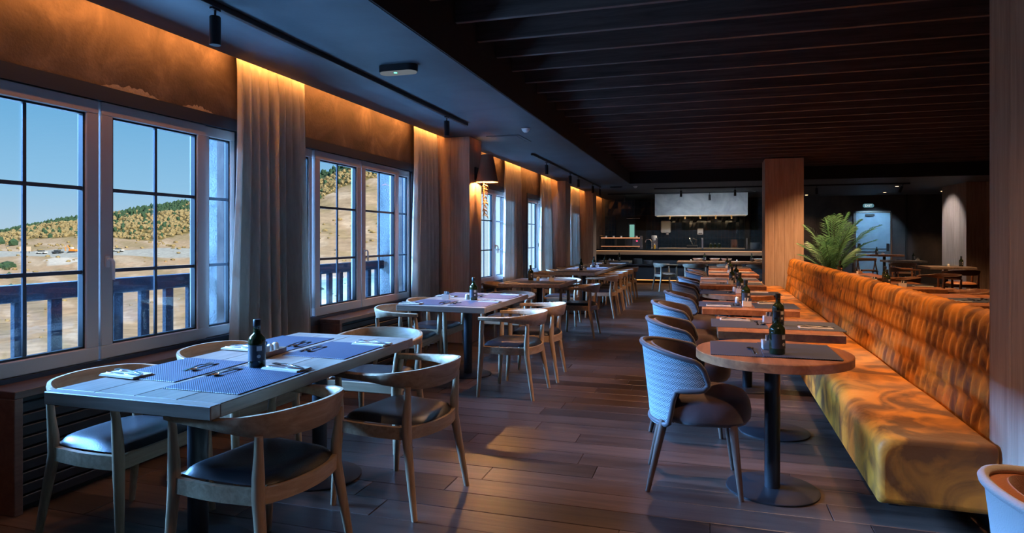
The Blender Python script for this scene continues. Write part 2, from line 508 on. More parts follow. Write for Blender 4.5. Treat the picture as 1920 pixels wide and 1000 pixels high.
# ------------------------------------------------------------------ mesh helpers
class MB:
    def __init__(self):
        self.v = []; self.f = []; self.uv = {}
    def quad_grid(self, rows, closed=False, uvs=None):
        """rows: list of equal-length point lists"""
        b = len(self.v); n = len(rows[0])
        for i, r in enumerate(rows):
            for j, p in enumerate(r):
                if uvs: self.uv[len(self.v)] = uvs[i][j]
                self.v.append(tuple(p))
        for i in range(len(rows) - 1):
            for j in range(n if closed else n - 1):
                a = b + i * n + j; c = b + i * n + (j + 1) % n
                self.f.append((a, c, c + n, a + n))
        return b
    def box(self, x0, x1, y0, y1, z0, z1):
        b = len(self.v)
        for z in (z0, z1):
            for (x, y) in ((x0, y0), (x1, y0), (x1, y1), (x0, y1)):
                self.v.append((x, y, z))
        for q in ((0, 3, 2, 1), (4, 5, 6, 7), (0, 1, 5, 4), (1, 2, 6, 5), (2, 3, 7, 6), (3, 0, 4, 7)):
            self.f.append(tuple(b + i for i in q))
        return self
    def bbox(self, x0, x1, y0, y1, z0, z1, r=0.004):
        """box with chamfered edges"""
        bm = bmesh.new()
        bmesh.ops.create_cube(bm, size=1)
        for v in bm.verts:
            v.co = ((x0 + x1) / 2 + v.co.x * (x1 - x0), (y0 + y1) / 2 + v.co.y * (y1 - y0), (z0 + z1) / 2 + v.co.z * (z1 - z0))
        bmesh.ops.bevel(bm, geom=bm.edges[:], offset=r, segments=1, affect='EDGES', profile=0.5)
        self.add_bm(bm); bm.free()
        return self
    def add_bm(self, bm, M=None):
        b = len(self.v)
        bm.verts.index_update()
        for v in bm.verts:
            c = M @ v.co if M else v.co
            self.v.append(tuple(c))
        for f in bm.faces:
            self.f.append(tuple(b + v.index for v in f.verts))
    def tube(self, pts, radii, seg=8, caps=True):
        pts = [Vector(p) for p in pts]
        if isinstance(radii, (int, float)): radii = [radii] * len(pts)
        rows = []
        up = None
        for i, p in enumerate(pts):
            d = (pts[min(i + 1, len(pts) - 1)] - pts[max(i - 1, 0)]).normalized()
            if up is None:
                up = Vector((0, 0, 1)) if abs(d.z) < 0.9 else Vector((1, 0, 0))
            s = d.cross(up).normalized()
            u2 = s.cross(d).normalized()
            up = u2
            rows.append([p + (s * math.cos(2 * PI * k / seg) + u2 * math.sin(2 * PI * k / seg)) * radii[i] for k in range(seg)])
        b = self.quad_grid(rows, closed=True)
        if caps:
            self.f.append(tuple(b + k for k in range(seg))[::-1])
            o = b + (len(pts) - 1) * seg
            self.f.append(tuple(o + k for k in range(seg)))
        return self
    def lathe(self, prof, seg=20, c=(0, 0, 0), caps=True):
        rows = [[(c[0] + r * math.cos(2 * PI * k / seg), c[1] + r * math.sin(2 * PI * k / seg), c[2] + z) for k in range(seg)] for r, z in prof]
        b = self.quad_grid(rows, closed=True)
        if caps:
            self.f.append(tuple(b + k for k in range(seg))[::-1])
            o = b + (len(prof) - 1) * seg
            self.f.append(tuple(o + k for k in range(seg)))
        return self
    def prism(self, poly, z0, z1):
        b = len(self.v); n = len(poly)
        for z in (z0, z1):
            for p in poly: self.v.append((p[0], p[1], z))
        self.f.append(tuple(b + i for i in range(n))[::-1])
        self.f.append(tuple(b + n + i for i in range(n)))
        for i in range(n):
            j = (i + 1) % n
            self.f.append((b + i, b + j, b + n + j, b + n + i))
        return self
    def mesh(self, name, mat, smooth=None):
        me = bpy.data.meshes.new(name)
        me.from_pydata(self.v, [], self.f)
        if self.uv:
            l = me.uv_layers.new(name='UVMap')
            for lp in me.loops:
                l.data[lp.index].uv = self.uv.get(lp.vertex_index, (0, 0))
        me.validate()
        if mat: me.materials.append(MATS[mat])
        if smooth is not None:
            for p in me.polygons: p.use_smooth = True
            me.set_sharp_from_angle(angle=math.radians(smooth))
        me.update()
        return me
    def build(self, name, mat, parent=None, smooth=None):
        return link(name, self.mesh(name, mat, smooth), parent)

def link(name, me, parent=None):
    o = bpy.data.objects.new(name, me)
    COL.objects.link(o)
    if parent: o.parent = parent
    return o

def tag(o, label=None, cat=None, group=None, kind=None):
    if label: o['label'] = label
    if cat: o['category'] = cat
    if group: o['group'] = group
    if kind: o['kind'] = kind
    return o

def thing(name, label, cat, loc=(0, 0, 0), rz=0.0, group=None):
    o = bpy.data.objects.new(name, None)
    o.empty_display_size = 0.1
    COL.objects.link(o)
    o.location = loc; o.rotation_euler = (0, 0, rz)
    return tag(o, label, cat, group)

def struct(name):
    o = bpy.data.objects.new(name, None)
    o.empty_display_size = 0.1
    COL.objects.link(o)
    o['kind'] = 'structure'
    return o

def kids(root):
    return [c for c in ALLCH.get(root.name, [])]

def copy_tree(root, label=None, loc=None, rz=None, group=None, parent=None):
    c = root.copy(); COL.objects.link(c)
    c.parent = parent
    if label: c['label'] = label
    if group: c['group'] = group
    if loc is not None: c.location = loc
    if rz is not None: c.rotation_euler = (0, 0, rz)
    for ch in list(root.children):
        copy_tree(ch, parent=c)
    return c

class Proto:
    """first use places the model itself, later uses place copies"""
    def __init__(self, root): self.root = root; self.used = False
    def place(self, label, loc, rz=0.0, group=None):
        if not self.used:
            self.used = True
            o = self.root
            o['label'] = label; o.location = loc; o.rotation_euler = (0, 0, rz)
            if group: o['group'] = group
            return o
        return copy_tree(self.root, label, loc, rz, group)

def catmull(cps, n):
    out = []
    L = len(cps)
    for i in range(L - 1):
        p0 = cps[max(i - 1, 0)]; p1 = cps[i]; p2 = cps[i + 1]; p3 = cps[min(i + 2, L - 1)]
        for k in range(n):
            t = k / n
            out.append(tuple(0.5 * (2 * b + (c - a) * t + (2 * a - 5 * b + 4 * c - d) * t * t + (-a + 3 * b - 3 * c + d) * t ** 3)
                             for a, b, c, d in zip(p0, p1, p2, p3)))
    out.append(tuple(cps[-1]))
    return out

def sstep(a, b, x):
    t = max(0.0, min(1.0, (x - a) / (b - a)))
    return t * t * (3 - 2 * t)

def text_mesh(name, body, size, mat, parent=None, extrude=0.002):
    cu = bpy.data.curves.new('lettering', 'FONT')
    cu.body = body; cu.size = size; cu.align_x = 'CENTER'; cu.align_y = 'CENTER'; cu.extrude = extrude
    o = bpy.data.objects.new('lettering', cu)
    COL.objects.link(o)
    dg = bpy.context.evaluated_depsgraph_get()
    me = bpy.data.meshes.new_from_object(o.evaluated_get(dg))
    bpy.data.objects.remove(o)
    me.materials.clear(); me.materials.append(MATS[mat])
    return link(name, me, parent)

# ================================================================== THE ROOM
XL = -3.45            # inner face of the window wall
YB = 22.0             # back wall
XR = 10.0
YR = -5.0
SOF = 2.677            # soffit height
SX = -1.79            # inner edge of the left soffit
SY = 15.65             # where the slatted recess ends
TOP = 3.40

# ---- floor: a slab that carries boards
fl = MB().box(XL - 0.2, XR, YR, YB + 0.2, -0.2, -0.02).build('floor', 'recess_dark')
fl['kind'] = 'structure'
rnd = random.Random(3)
PW = 0.2
plank_cache = {}
far_planks = MB()
n_planks = 0
row = 0
y = YR
cells = []
while y < YB - 0.01:
    x = XL - rnd.random() * 1.6
    while x < XR:
        L = rnd.choice((1.2, 1.5, 1.8, 2.1))
        x0, x1 = max(x, XL), min(x + L, XR)
        if x1 - x0 > 0.05:
            cells.append((x0, x1, y, min(y + PW, YB)))
        x += L
    y += PW
for (x0, x1, ya, yb) in cells:
    g = 0.0015
    near = 1.0 <= ya <= 7.9 and x1 > -3.4 and x0 < 0.3 + 0.34 * ya and x0 < 2.4
    zt = rnd.choice((0.0, -0.0006, -0.0012))
    if near and n_planks < 300:
        key = round(x1 - x0, 2)
        if key not in plank_cache:
            plank_cache[key] = MB().bbox(0, key - 2 * g, 0, PW - 2 * g, -0.02, 0, 0.002).mesh('plank', 'floor_wood')
        o = link('plank', plank_cache[key], fl)
        o.location = (x0 + g, ya + g, zt)
        n_planks += 1
    else:
        far_planks.box(x0 + g, x1 - g, ya + g, yb - g, -0.02, zt)

def far_floor_mat():
    m, t, b = new_mat('floor_wood_far')
    tc = t.nodes.new('ShaderNodeTexCoord')
    g = t.nodes.new('ShaderNodeNewGeometry')
    mp = t.nodes.new('ShaderNodeMapping')
    mp.inputs['Scale'].default_value = (0.06, 1, 1)
    n1 = t.nodes.new('ShaderNodeTexNoise')
    n1.inputs['Scale'].default_value = 20
    n1.inputs['Detail'].default_value = 6
    n1.inputs['Roughness'].default_value = 0.65
    t.links.new(tc.outputs['Object'], mp.inputs['Vector'])
    t.links.new(mp.outputs[0], n1.inputs['Vector'])
    rp = t.nodes.new('ShaderNodeValToRGB')
    rp.color_ramp.elements[0].position = 0.32
    rp.color_ramp.elements[0].color = (0.028, 0.016, 0.012, 1)
    rp.color_ramp.elements[1].position = 0.68
    rp.color_ramp.elements[1].color = (0.080, 0.046, 0.034, 1)
    t.links.new(n1.outputs[0], rp.inputs[0])
    hs = t.nodes.new('ShaderNodeHueSaturation')
    mr = t.nodes.new('ShaderNodeMapRange')
    mr.inputs['To Min'].default_value = 0.55
    mr.inputs['To Max'].default_value = 1.45
    t.links.new(g.outputs['Random Per Island'], mr.inputs['Value'])
    t.links.new(mr.outputs[0], hs.inputs['Value'])
    t.links.new(rp.outputs[0], hs.inputs['Color'])
    t.links.new(hs.outputs[0], b.inputs['Base Color'])
    b.inputs['Roughness'].default_value = 0.36
far_floor_mat()
o = far_planks.build('plank_field', 'floor_wood_far', fl)
o['kind'] = 'stuff'

# ---- ceiling: black void, slats, soffits
ce = MB().box(XL - 0.25, XR + 0.2, YR - 0.2, YB + 0.2, TOP, TOP + 0.25).build('ceiling', 'black_paint')
ce['kind'] = 'structure'
so = MB().box(-3.285, SX, YR, YB, SOF, TOP).build('soffit', 'soffit_paint', ce)
so2 = MB().box(SX, XR, SY, YB, SOF, TOP).build('soffit', 'soffit_paint', ce)
MB().box(SX, SX + 0.012, YR, SY - 0.012, SOF + 0.004, TOP).build('fascia', 'recess_dark', ce)  # thin board added: shade on the soffit side put into its colour
MB().box(SX, XR, SY - 0.012, SY, SOF + 0.004, TOP).build('fascia', 'recess_dark', ce)  # matching shade-dark board at the end of the recess
MB().box(XL, -3.285, YR, YB, 2.88, TOP).build('cove_lid', 'recess_dark', ce)
slat_me = MB().bbox(SX + 0.014, XR - 0.01, -0.02, 0.02, 2.95, 3.22, 0.003).mesh('slat', 'slat_wood')
for k in range(-8, 24):
    o = link('slat', slat_me, ce)
    o.location = (0, 4.411 + 0.4765 * k, 0)

# ---- walls
WIN = [  # y0, y1, sash edges
    (-0.98, 1.36, (-0.98, -0.66, 0.19, 1.04, 1.36)),
    (1.76, 4.10, (1.76, 2.08, 2.93, 3.78, 4.10)),
    (4.78, 7.13, (4.78, 5.11, 5.945, 6.79, 7.13)),
    (9.40, 11.24, (9.40, 10.32, 11.24)),
    (12.40, 14.10, (12.40, 13.25, 14.10)),
    (15.40, 17.30, (15.40, 16.35, 17.30)),
]
WZ0, WZ1 = 0.63, 2.185
wl = MB()
XO = XL - 0.2
edges = [YR] + [v for w in WIN for v in (w[0], w[1])] + [YB + 0.2]
for i in range(0, len(edges), 2):
    wl.box(XO, XL, edges[i], edges[i + 1], -0.2, TOP)
for w in WIN:
    wl.box(XO, XL, w[0], w[1], -0.2, WZ0)
    wl.box(XO, XL, w[0], w[1], WZ1, TOP)
wlo = wl.build('wall_left', 'plaster'); wlo['kind'] = 'structure'
plain('worn_plaster', (0.42, 0.33, 0.27), 0.9, bump=(60, 0.6))
rw = random.Random(17)
for (ya, yb, hh) in ((2.93, 3.36, 0.05), (3.55, 3.84, 0.035)):
    up = []; n = 22
    for i in range(n + 1):
        t = i / n
        up.append((ya + (yb - ya) * t, 2.270 + hh * math.sin(PI * t) * rw.uniform(0.45, 1.0)))
    m = MB(); k = len(up)
    m.v += [(XL + 0.0025, y_, z_) for y_, z_ in up] + [(XL + 0.0025, y_, 2.262) for y_, z_ in up]
    for i in range(n): m.f.append((i, i + 1, k + i + 1, k + i))
    b0 = len(m.v)
    m.v += [(XL, y_, z_) for y_, z_ in up]
    for i in range(n): m.f.append((b0 + i, b0 + i + 1, i + 1, i))
    m.build('worn_patch', 'worn_plaster', wlo)
o = MB().box(XR, XR + 0.2, YR, YB + 0.2, -0.2, TOP).build('wall_right', 'dark_plaster'); o['kind'] = 'structure'
o = MB().box(XL - 0.2, XR + 0.2, YR - 0.2, YR, -0.2, TOP).build('wall_rear', 'dark_plaster'); o['kind'] = 'structure'
wb = MB().box(XL - 0.2, XR + 0.2, YB, YB + 0.2, -0.2, TOP).build('wall_back', 'dark_plaster'); wb['kind'] = 'structure'

# glazed vertical tiles behind the bar; a dark post interrupts them
tl = MB()
rt = random.Random(5)
cw, chh = 0.112, 0.245
zz = 0.9
r_i = 0
while zz < 2.68:
    xx = XL + 0.1
    while xx < 2.75:
        h1 = min(zz + chh, 2.69)
        a = [rt.uniform(-0.006, 0.006) for _ in range(4)]
        b0 = len(tl.v)
        x0, x1, z0, z1 = xx + 0.004, xx + cw - 0.004, zz + 0.004, h1 - 0.004
        for (px, pz, k) in ((x0, z0, 0), (x1, z0, 1), (x1, z1, 2), (x0, z1, 3)):
            tl.v.append((px, YB - 0.016 + a[k] * 0.9, pz))
        for (px, pz) in ((x0, z0), (x1, z0), (x1, z1), (x0, z1)):
            tl.v.append((px, YB - 0.001, pz))
        for q in ((0, 1, 2, 3), (0, 4, 5, 1), (1, 5, 6, 2), (2, 6, 7, 3), (3, 7, 4, 0)):
            tl.f.append(tuple(b0 + i for i in q))
        xx += cw
    zz += chh; r_i += 1
o = tl.build('tile_field', 'tile_glaze', wb); o['kind'] = 'stuff'
MB().box(1.17, 1.32, YB - 0.12, YB - 0.03, 0, SOF - 0.002).build('post', 'black_paint', wb)

# ---- windows
def make_window(n, w):
    y0, y1, ed = w
    root = struct('window_%d' % n)
    s = MB()                       # dark surround around the frame
    s.box(XL - 0.13, XL + 0.012, y0 - 0.05, y1 + 0.05, WZ1 - 0.006, WZ1 + 0.082)
    s.box(XL - 0.13, XL + 0.012, y0 - 0.05, y1 + 0.05, WZ0 - 0.07, WZ0 + 0.004)
    s.box(XL - 0.13, XL + 0.010, y0 - 0.05, y0 + 0.004, WZ0, WZ1)
    s.box(XL - 0.13, XL + 0.010, y1 - 0.004, y1 + 0.05, WZ0, WZ1)
    s.build('surround', 'surround', root)
    ns = len(ed) - 1
    for i in range(ns):
        a, b = ed[i] + 0.006, ed[i + 1] - 0.006
        narrow = b - a < 0.5
        fw = 0.045 if narrow else 0.082
        xa, xb = (-3.535, -3.475) if narrow else (-3.525, -3.452)
        z0, z1 = WZ0 + 0.006, WZ1 - 0.008
        m = MB()
        fb = fw + (0.03 if narrow else 0.0)
        m.bbox(xa, xb, a, b, z0, z0 + fb, 0.005); m.bbox(xa, xb, a, b, z1 - fb, z1, 0.005)
        m.bbox(xa + 0.0005, xb - 0.0005, a, a + fw, z0 + fb - 0.004, z1 - fb + 0.004, 0.005); m.bbox(xa + 0.0005, xb - 0.0005, b - fw, b, z0 + fb - 0.004, z1 - fb + 0.004, 0.005)
        # glazing bead
        sh = m.build('sash', 'upvc', root)
        g = MB()
        q = fw - 0.002; qz = fb - 0.002
        xg = (xa + xb) / 2
        bd = 0.014
        g.box(xg - 0.012, xb - 0.014, a + q, b - q, z0 + qz, z0 + qz + bd); g.box(xg - 0.012, xb - 0.014, a + q, b - q, z1 - qz - bd, z1 - qz)
        g.box(xg - 0.012, xb - 0.014, a + q, a + q + bd, z0 + qz, z1 - qz); g.box(xg - 0.012, xb - 0.014, b - q - bd, b - q, z0 + qz, z1 - qz)
        g.build('gasket', 'gasket', sh)
        MB().box(xg - 0.004, xg + 0.002, a + q, b - q, z0 + qz, z1 - qz).build('pane', 'window_glass', sh)
        t = 0.011
        gz = (z0 + fw, z1 - fw)
        for zc in (1.163, 1.652):
            MB().box(xg + 0.003, xg + 0.014, a + q, b - q, zc - t, zc + t).build('muntin', 'muntin', sh)
        if not narrow:
            yc = (a + b) / 2 - 0.0
            MB().box(xg + 0.0025, xg + 0.0135, yc - t * 0.9, yc + t * 0.9, gz[0], gz[1]).build('muntin', 'muntin', sh)
        # lever handle on the leading sash
        if not narrow and i == (2 if ns == 4 else 1):
            h = MB()
            hy = a + 0.038; hz = 1.22
            h.bbox(xb, xb + 0.012, hy - 0.014, hy + 0.014, hz - 0.035, hz + 0.035, 0.003)
            h.tube([(xb + 0.01, hy, hz + 0.01), (xb + 0.04, hy, hz + 0.012), (xb + 0.048, hy + 0.002, hz), (xb + 0.048, hy + 0.004, hz - 0.11)], [0.009, 0.009, 0.010, 0.008], 8)
            h.build('handle', 'steel' if n > 9 else 'white_plastic', sh, 40)
    return root
for i, w in enumerate(WIN):
    make_window(i + 1, w)

# ---- balcony outside: stub walls, railing, and the pale boarded wing beyond
for k, (ya, yb) in enumerate(((4.34, 4.62), (7.42, 7.9), (1.42, 1.62))):
    o = MB().box(-4.08, XO, ya, yb, -0.5, 3.6).build('stub_wall', 'stucco')
    tag(o, ['rough pale plaster balcony divider outside between the first and second windows',
            'rough pale plaster balcony divider outside right of the second window',
            'rough pale plaster balcony divider outside left of the nearest window'][k], 'wall')
def railing(ya, yb, label):
    r = thing('balcony_railing', label, 'railing')
    r['group'] = 'balcony railings outside the windows'
    MB().bbox(-4.07, -3.98, ya, yb, 0.97, 1.075, 0.008).build('handrail', 'railing_paint', r)
    MB().bbox(-4.06, -3.99, ya, yb, 0.44, 0.53, 0.006).build('bottom_rail', 'railing_paint', r)
    me = MB().bbox(-4.045, -4.005, -0.037, 0.037, 0.53, 0.97, 0.004).mesh('baluster', 'railing_paint')
    n = max(2, int((yb - ya) / 0.215))
    for i in range(n):
        o = link('baluster', me, r)
        o.location = (0, ya + (i + 0.5) * (yb - ya) / n, 0)
railing(1.62, 4.34, 'dark blue railing speckled with spray outside the nearest window')
railing(4.62, 7.42, 'dark blue railing outside the second window in front of the dry hillside')
wing = thing('boarded_wing', 'pale boarded wall of the building seen through the far windows', 'wall')
plain('pale_board', (0.24, 0.34, 0.42), 0.7, bump=(30, 0.3))
bd_me = MB().bbox(-9.05, -9.0, 0.006, 0.294, -1.0, 4.2, 0.006).mesh('board', 'pale_board')
for k in range(84):
    o = link('board', bd_me, wing)
    o.location = (0, 17.0 + 0.3 * k, 0)

# ---- LED strip hidden in the cove along the window wall
o = MB().box(-3.300, -3.287, YR + 0.1, YB - 0.1, 2.755, 2.777).build('led_strip', 'led_orange')
tag(o, 'orange LED strip tucked in the ceiling cove along the window wall', 'LED strip')

# ---- radiator boxes under the windows
def radiator_box(ya, yb, label):
    r = thing('radiator_box', label, 'radiator cover', (0, 0, 0), 0, 'radiator boxes under the windows')
    x1 = -3.222
    MB().bbox(XL + 0.012, x1, ya, yb, 0.572, 0.61, 0.003).build('top_panel', 'box_wood', r)
    MB().bbox(XL + 0.012, x1, ya, ya + 0.042, 0.0, 0.572, 0.003).build('side_panel', 'box_wood', r)
    MB().bbox(XL + 0.012, x1, yb - 0.042, yb, 0.0, 0.572, 0.003).build('side_panel', 'box_wood', r)
    gr = MB().box(XL + 0.02, x1 - 0.05, ya + 0.042, yb - 0.042, 0.0, 0.572).build('grille', 'black_paint', r)
    n = 9
    me = MB().bbox(x1 - 0.05, x1 - 0.02, ya + 0.044, yb - 0.044, 0, 0.048, 0.004).mesh('slat', 'black_metal')
    for i in range(n):
        s = link('slat', me, gr); s.location = (0, 0, 0.03 + i * 0.058)
radiator_box(2.275, 3.85, 'brown wooden radiator box with black slatted front under the nearest window')
radiator_box(5.16, 6.93, 'brown wooden radiator box under the second window behind its chairs')
radiator_box(8.32, 10.45, 'brown wooden radiator box under the third window beyond the sconce pillar')

# ---- pillars clad in vertical boards
def pillar(label, x0, x1, y0, y1, z1, faces, bw=0.24, mat='clad_wood'):
    r = thing('clad_pillar', label, 'pillar')
    MB().box(x0 + 0.02, x1 - 0.02, y0 + 0.02, y1 - 0.02, 0, z1).build('core', 'black_paint', r)
    def run(a, b):
        n = max(1, round((b - a) / bw)); w = (b - a) / n
        return [(a + i * w, a + (i + 1) * w) for i in range(n)]
    g = 0.0012
    for f in faces:
        if f in 'fb':
            ya, yb = (y0, y0 + 0.02) if f == 'f' else (y1 - 0.02, y1)
            for a, b in run(x0, x1):
                MB().bbox(a + g, b - g, ya, yb, 0, z1, 0.002).build('board', mat, r)
        else:
            xa, xb = (x0, x0 + 0.02) if f == 'l' else (x1 - 0.02, x1)
            for a, b in run(y0 + 0.02, y1 - 0.02):
                MB().bbox(xa, xb, a + g, b - g, 0, z1, 0.002).build('board', mat, r)
    return r
pillar('pale wood-clad pillar filling the right edge, beside the mustard bench', 1.25, 1.95, 2.66, 3.475, 2.949, 'lfrb', 0.185)
pillar('brown wood-clad pillar at the far end of the mustard bench', 1.115, 1.83, 13.72, 14.4, 2.949, 'lfrb', 0.18)
pillar('broad wood-clad pillar at far right with a pale left side', 5.8, 7.4, 17.38, 19.0, SOF - 0.001, 'lfrb', 0.4)
pillar('wood-clad wall pillar carrying the sconce lamp', XL + 0.001, -2.93, 7.75, 8.22, SOF - 0.001, 'fr', 0.3)
pillar('wood-clad wall pillar between the fourth and fifth windows', XL + 0.001, -3.085, 14.35, 14.9, SOF - 0.001, 'fr', 0.2)
pillar('wood-clad wall pillar beside the bar at the far end of the windows', XL + 0.001, -3.03, 17.75, 18.3, SOF - 0.001, 'fr', 0.2)

# ---- curtains
def curtain(label, y0, y1, folds, zb=0.012, amp=0.036, seed=1, spread=0.10, ztop=2.865):
    r = thing('curtain', label, 'curtain', (0, 0, 0), 0, 'beige linen curtains along the window wall')
    rr = random.Random(seed)
    ph = [rr.uniform(-0.5, 0.5) for _ in range(folds + 2)]
    am = [rr.uniform(0.55, 1.25) for _ in range(folds + 2)]
    N = folds * 12
    rows = []; back = []
    for iz in range(25):
        s = iz / 24
        z = zb + (ztop - zb) * s
        row = []; rb = []
        for i in range(N + 1):
            u = i / N
            k = u * folds
            ki = int(min(k, folds - 1)); fr = k - ki
            pp = ph[ki] * (1 - fr) + ph[ki + 1] * fr
            aa = am[ki] * (1 - fr) + am[ki + 1] * fr
            th = 2 * PI * k + pp * 2.2 * (1 - 0.5 * s) + 0.5 * math.sin(3 * s + ki)
            wv = math.sin(th) + 0.28 * math.sin(2 * th + pp)
            A = amp * aa * (0.5 + 0.5 * (1 - s) if s > 0.9 else 1.0 - 0.35 * s)
            gather = 1 - spread * sstep(0.15, 1.0, s) * 0.9
            yc = (y0 + y1) / 2
            yy = yc + (y1 - y0) * (u - 0.5) * gather + 0.012 * math.sin(5 * s + 9 * u + seed)
            x = -3.365 + A * wv * 0.85 + 0.004 * math.sin(23 * u + 4 * s)
            if z > 2.64: x = -3.375 + (x + 3.365) * 0.8
            row.append((x, yy, z))
        rows.append(row)
    m = MB()
    m.quad_grid(rows)
    # thickness
    b0 = len(m.v)
    m.quad_grid([[(p[0] - 0.003, p[1], p[2]) for p in r0] for r0 in rows])
    cl = m.build('cloth', 'linen', r, 80)
    t = MB()
    t.quad_grid([[(p[0] + 0.004, p[1], z) for p in rows[-4]] for z in (2.60, 2.64)])
    return r
curtain('wide beige linen curtain between the first and second windows', 3.93, 4.93, 9, seed=4, spread=0.14, amp=0.066)
curtain('beige linen curtain beside the sconce pillar, right of the second window', 6.98, 7.72, 6, seed=8, spread=0.2, amp=0.062)
curtain('beige linen curtain right of the third window', 10.55, 11.75, 10, seed=12, spread=0.22, amp=0.06)
curtain('beige linen curtain right of the fourth window', 13.05, 14.1, 8, seed=15, spread=0.22, amp=0.06)
curtain('beige linen curtain right of the fifth window near the bar', 16.2, 17.5, 9, seed=21, spread=0.25, amp=0.06)

# ================================================================== OUTSIDE: valley and hill
CF = Vector((-math.sin(YAW), math.cos(YAW), 0)); CR = Vector((math.cos(YAW), math.sin(YAW), 0))
def lerp_tab(tab, x):
    if x <= tab[0][0]: return tab[0][1]
    for (a, va), (b, vb) in zip(tab, tab[1:]):
        if x <= b:
            return va + (vb - va) * (x - a) / (b - a)
    return tab[-1][1]
# heading (as tangent units of 1/1200 from the long axis of the view) -> profile of the far ridge and wood edge
RIDGE = [(-2500, 440), (-300, 440), (0, 438), (60, 426), (100, 417), (150, 410), (200, 404), (290, 389), (355, 379), (440, 360), (590, 330), (660, 308), (740, 298), (960, 290)]
WOOD = [(-2500, 452), (0, 455), (60, 446), (200, 444), (280, 452), (355, 440), (440, 425), (590, 384), (640, 352), (735, 330), (960, 318)]
def terrain_point(u, s):
    """s in 0..1 from the foot of the building to the ridge"""
    sky = lerp_tab(RIDGE, u)
    k = sstep(380, 580, u)
    far = [(0.0, 6.5, 830), (0.12, 20, 660), (0.25, 50, 580), (0.38, 105, 530), (0.5, 190, 496), (0.56, 250, 483), (0.60, 275, 472), (0.66, 310, 464), (0.8, 430, None), (1.0, 620, sky), (1.0001, 620, sky)]
    near = [(0.0, 6.5, 740), (0.12, 11, 640), (0.25, 17, 585), (0.38, 25, 540), (0.5, 36, 500), (0.56, 44, 478), (0.60, 50, 462), (0.66, 60, 440), (0.8, 85, None), (1.0, 125, sky), (1.0001, 125, sky)]
    def ev(tab):
        for (s0, t0, v0), (s1, t1, v1) in zip(tab, tab[1:]):
            if s <= s1:
                if v0 is None: v0 = 462 * 0.42 + sky * 0.58 if tab is far else 440 * 0.45 + sky * 0.55
                if v1 is None: v1 = 462 * 0.42 + sky * 0.58 if tab is far else 440 * 0.45 + sky * 0.55
                f = (s - s0) / (s1 - s0)
                return t0 + (t1 - t0) * f, v0 + (v1 - v0) * f
        return tab[-1][1], tab[-1][2]
    tf, vf = ev(far); tn, vn = ev(near)
    t = tf ** (1 - k) * tn ** k; v = vf * (1 - k) + vn * k
    lat = (u - 960) / 1200.0
    # keep clear of the building
    d = CF + CR * lat
    tmin = 5.6 / max(0.05, -d.x)
    if t < tmin: t = tmin
    p = d * t
    z = CAM_H + t * (447 - v) / 1200.0
    z += 0.010 * t * math.sin(u * 0.021 + s * 17) * math.sin(s * 31 + u * 0.013) * (0.35 if s < 0.95 else 0.0)
    return Vector((p.x, p.y, z)), t, v
hill = MB()
US = [-1400 + i * 90 for i in range(15)] + [-40 + i * 7 for i in range(144)]
NS = 110
rows = []; cols = []
rh = random.Random(11)
for j in range(NS + 1):
    s = j / NS
    row = []
    for u in US:
        p, t, v = terrain_point(u, s)
        row.append(p)
        k = sstep(380, 580, u)
        wv = lerp_tab(WOOD, u)
        n = math.sin(u * 0.05 + s * 40) * math.sin(u * 0.017 - s * 23)
        c = (0.46, 0.33, 0.215)
        if n > 0.45: c = (0.38, 0.28, 0.16)
        if n < -0.5: c = (0.56, 0.42, 0.30)
        if k < 0.4 and 0.555 <= s <= 0.625: c = (0.42, 0.42, 0.40)                                   # road
        if k < 0.4 and 0.49 <= s <= 0.555 and 95 + (0.555 - s) * -600 + 10 < u < 150 and n > -0.3: c = (0.66, 0.60, 0.54)   # scree
        if v < wv: c = (0.23, 0.17, 0.06)
        if v < wv - 0.75 * (wv - lerp_tab(RIDGE, u)): c = (0.10, 0.14, 0.07)
        cols.append(c)
    rows.append(row)
hill.quad_grid(rows)
me = hill.mesh('hillside', 'hill_ground', 60)
ca = me.color_attributes.new('Col', 'FLOAT_COLOR', 'POINT')
for i, c in enumerate(cols):
    ca.data[i].color = (c[0], c[1], c[2], 1)
ho = link('hillside', me)
tag(ho, 'dry tan hillside rising across the valley outside the windows', 'hill', kind='stuff')

ico = bmesh.new(); bmesh.ops.create_icosphere(ico, subdivisions=1, radius=1.0)
icov = [v.co.copy() for v in ico.verts]; icof = [tuple(v.index for v in f.verts) for f in ico.faces]; ico.free()
def blob(m, c, rx, rz, rr):
    b = len(m.v)
    for v in icov:
        q = 1 + rr.uniform(-0.25, 0.25)
        m.v.append((c.x + v.x * rx * q, c.y + v.y * rx * q, c.z + v.z * rz * q))
    for f in icof: m.f.append(tuple(b + i for i in f))
gold, pine, scrub = MB(), MB(), MB()
for i in range(11000):
    u = rh.uniform(-60, 800); s = rh.uniform(0.5, 1.0)
    p, t, v = terrain_point(u, s)
    wv = lerp_tab(WOOD, u); sk = lerp_tab(RIDGE, u)
    f = (wv - v) / max(4.0, (wv - sk))
    if f > 0.02:
        r = t * rh.uniform(0.0016, 0.0042)
        if f > 0.78 and rh.random() < 0.85 or rh.random() < 0.10:
            if u > 500: r *= 1.1
            blob(pine, p + Vector((0, 0, r * 0.7)), r * 0.75, r * 1.25, rh)
        else:
            blob(gold, p + Vector((0, 0, r * 0.45)), r, r * 0.8, rh)
for i in range(420):
    u = rh.uniform(-60, 800); s = rh.uniform(0.15, 0.85) if rh.random() < 0.6 else rh.uniform(0.62, 0.72)
    p, t, v = terrain_point(u, s)
    r = t * rh.uniform(0.0015, 0.0045)
    blob(scrub, p + Vector((0, 0, r * 0.3)), r, r * 0.6, rh)
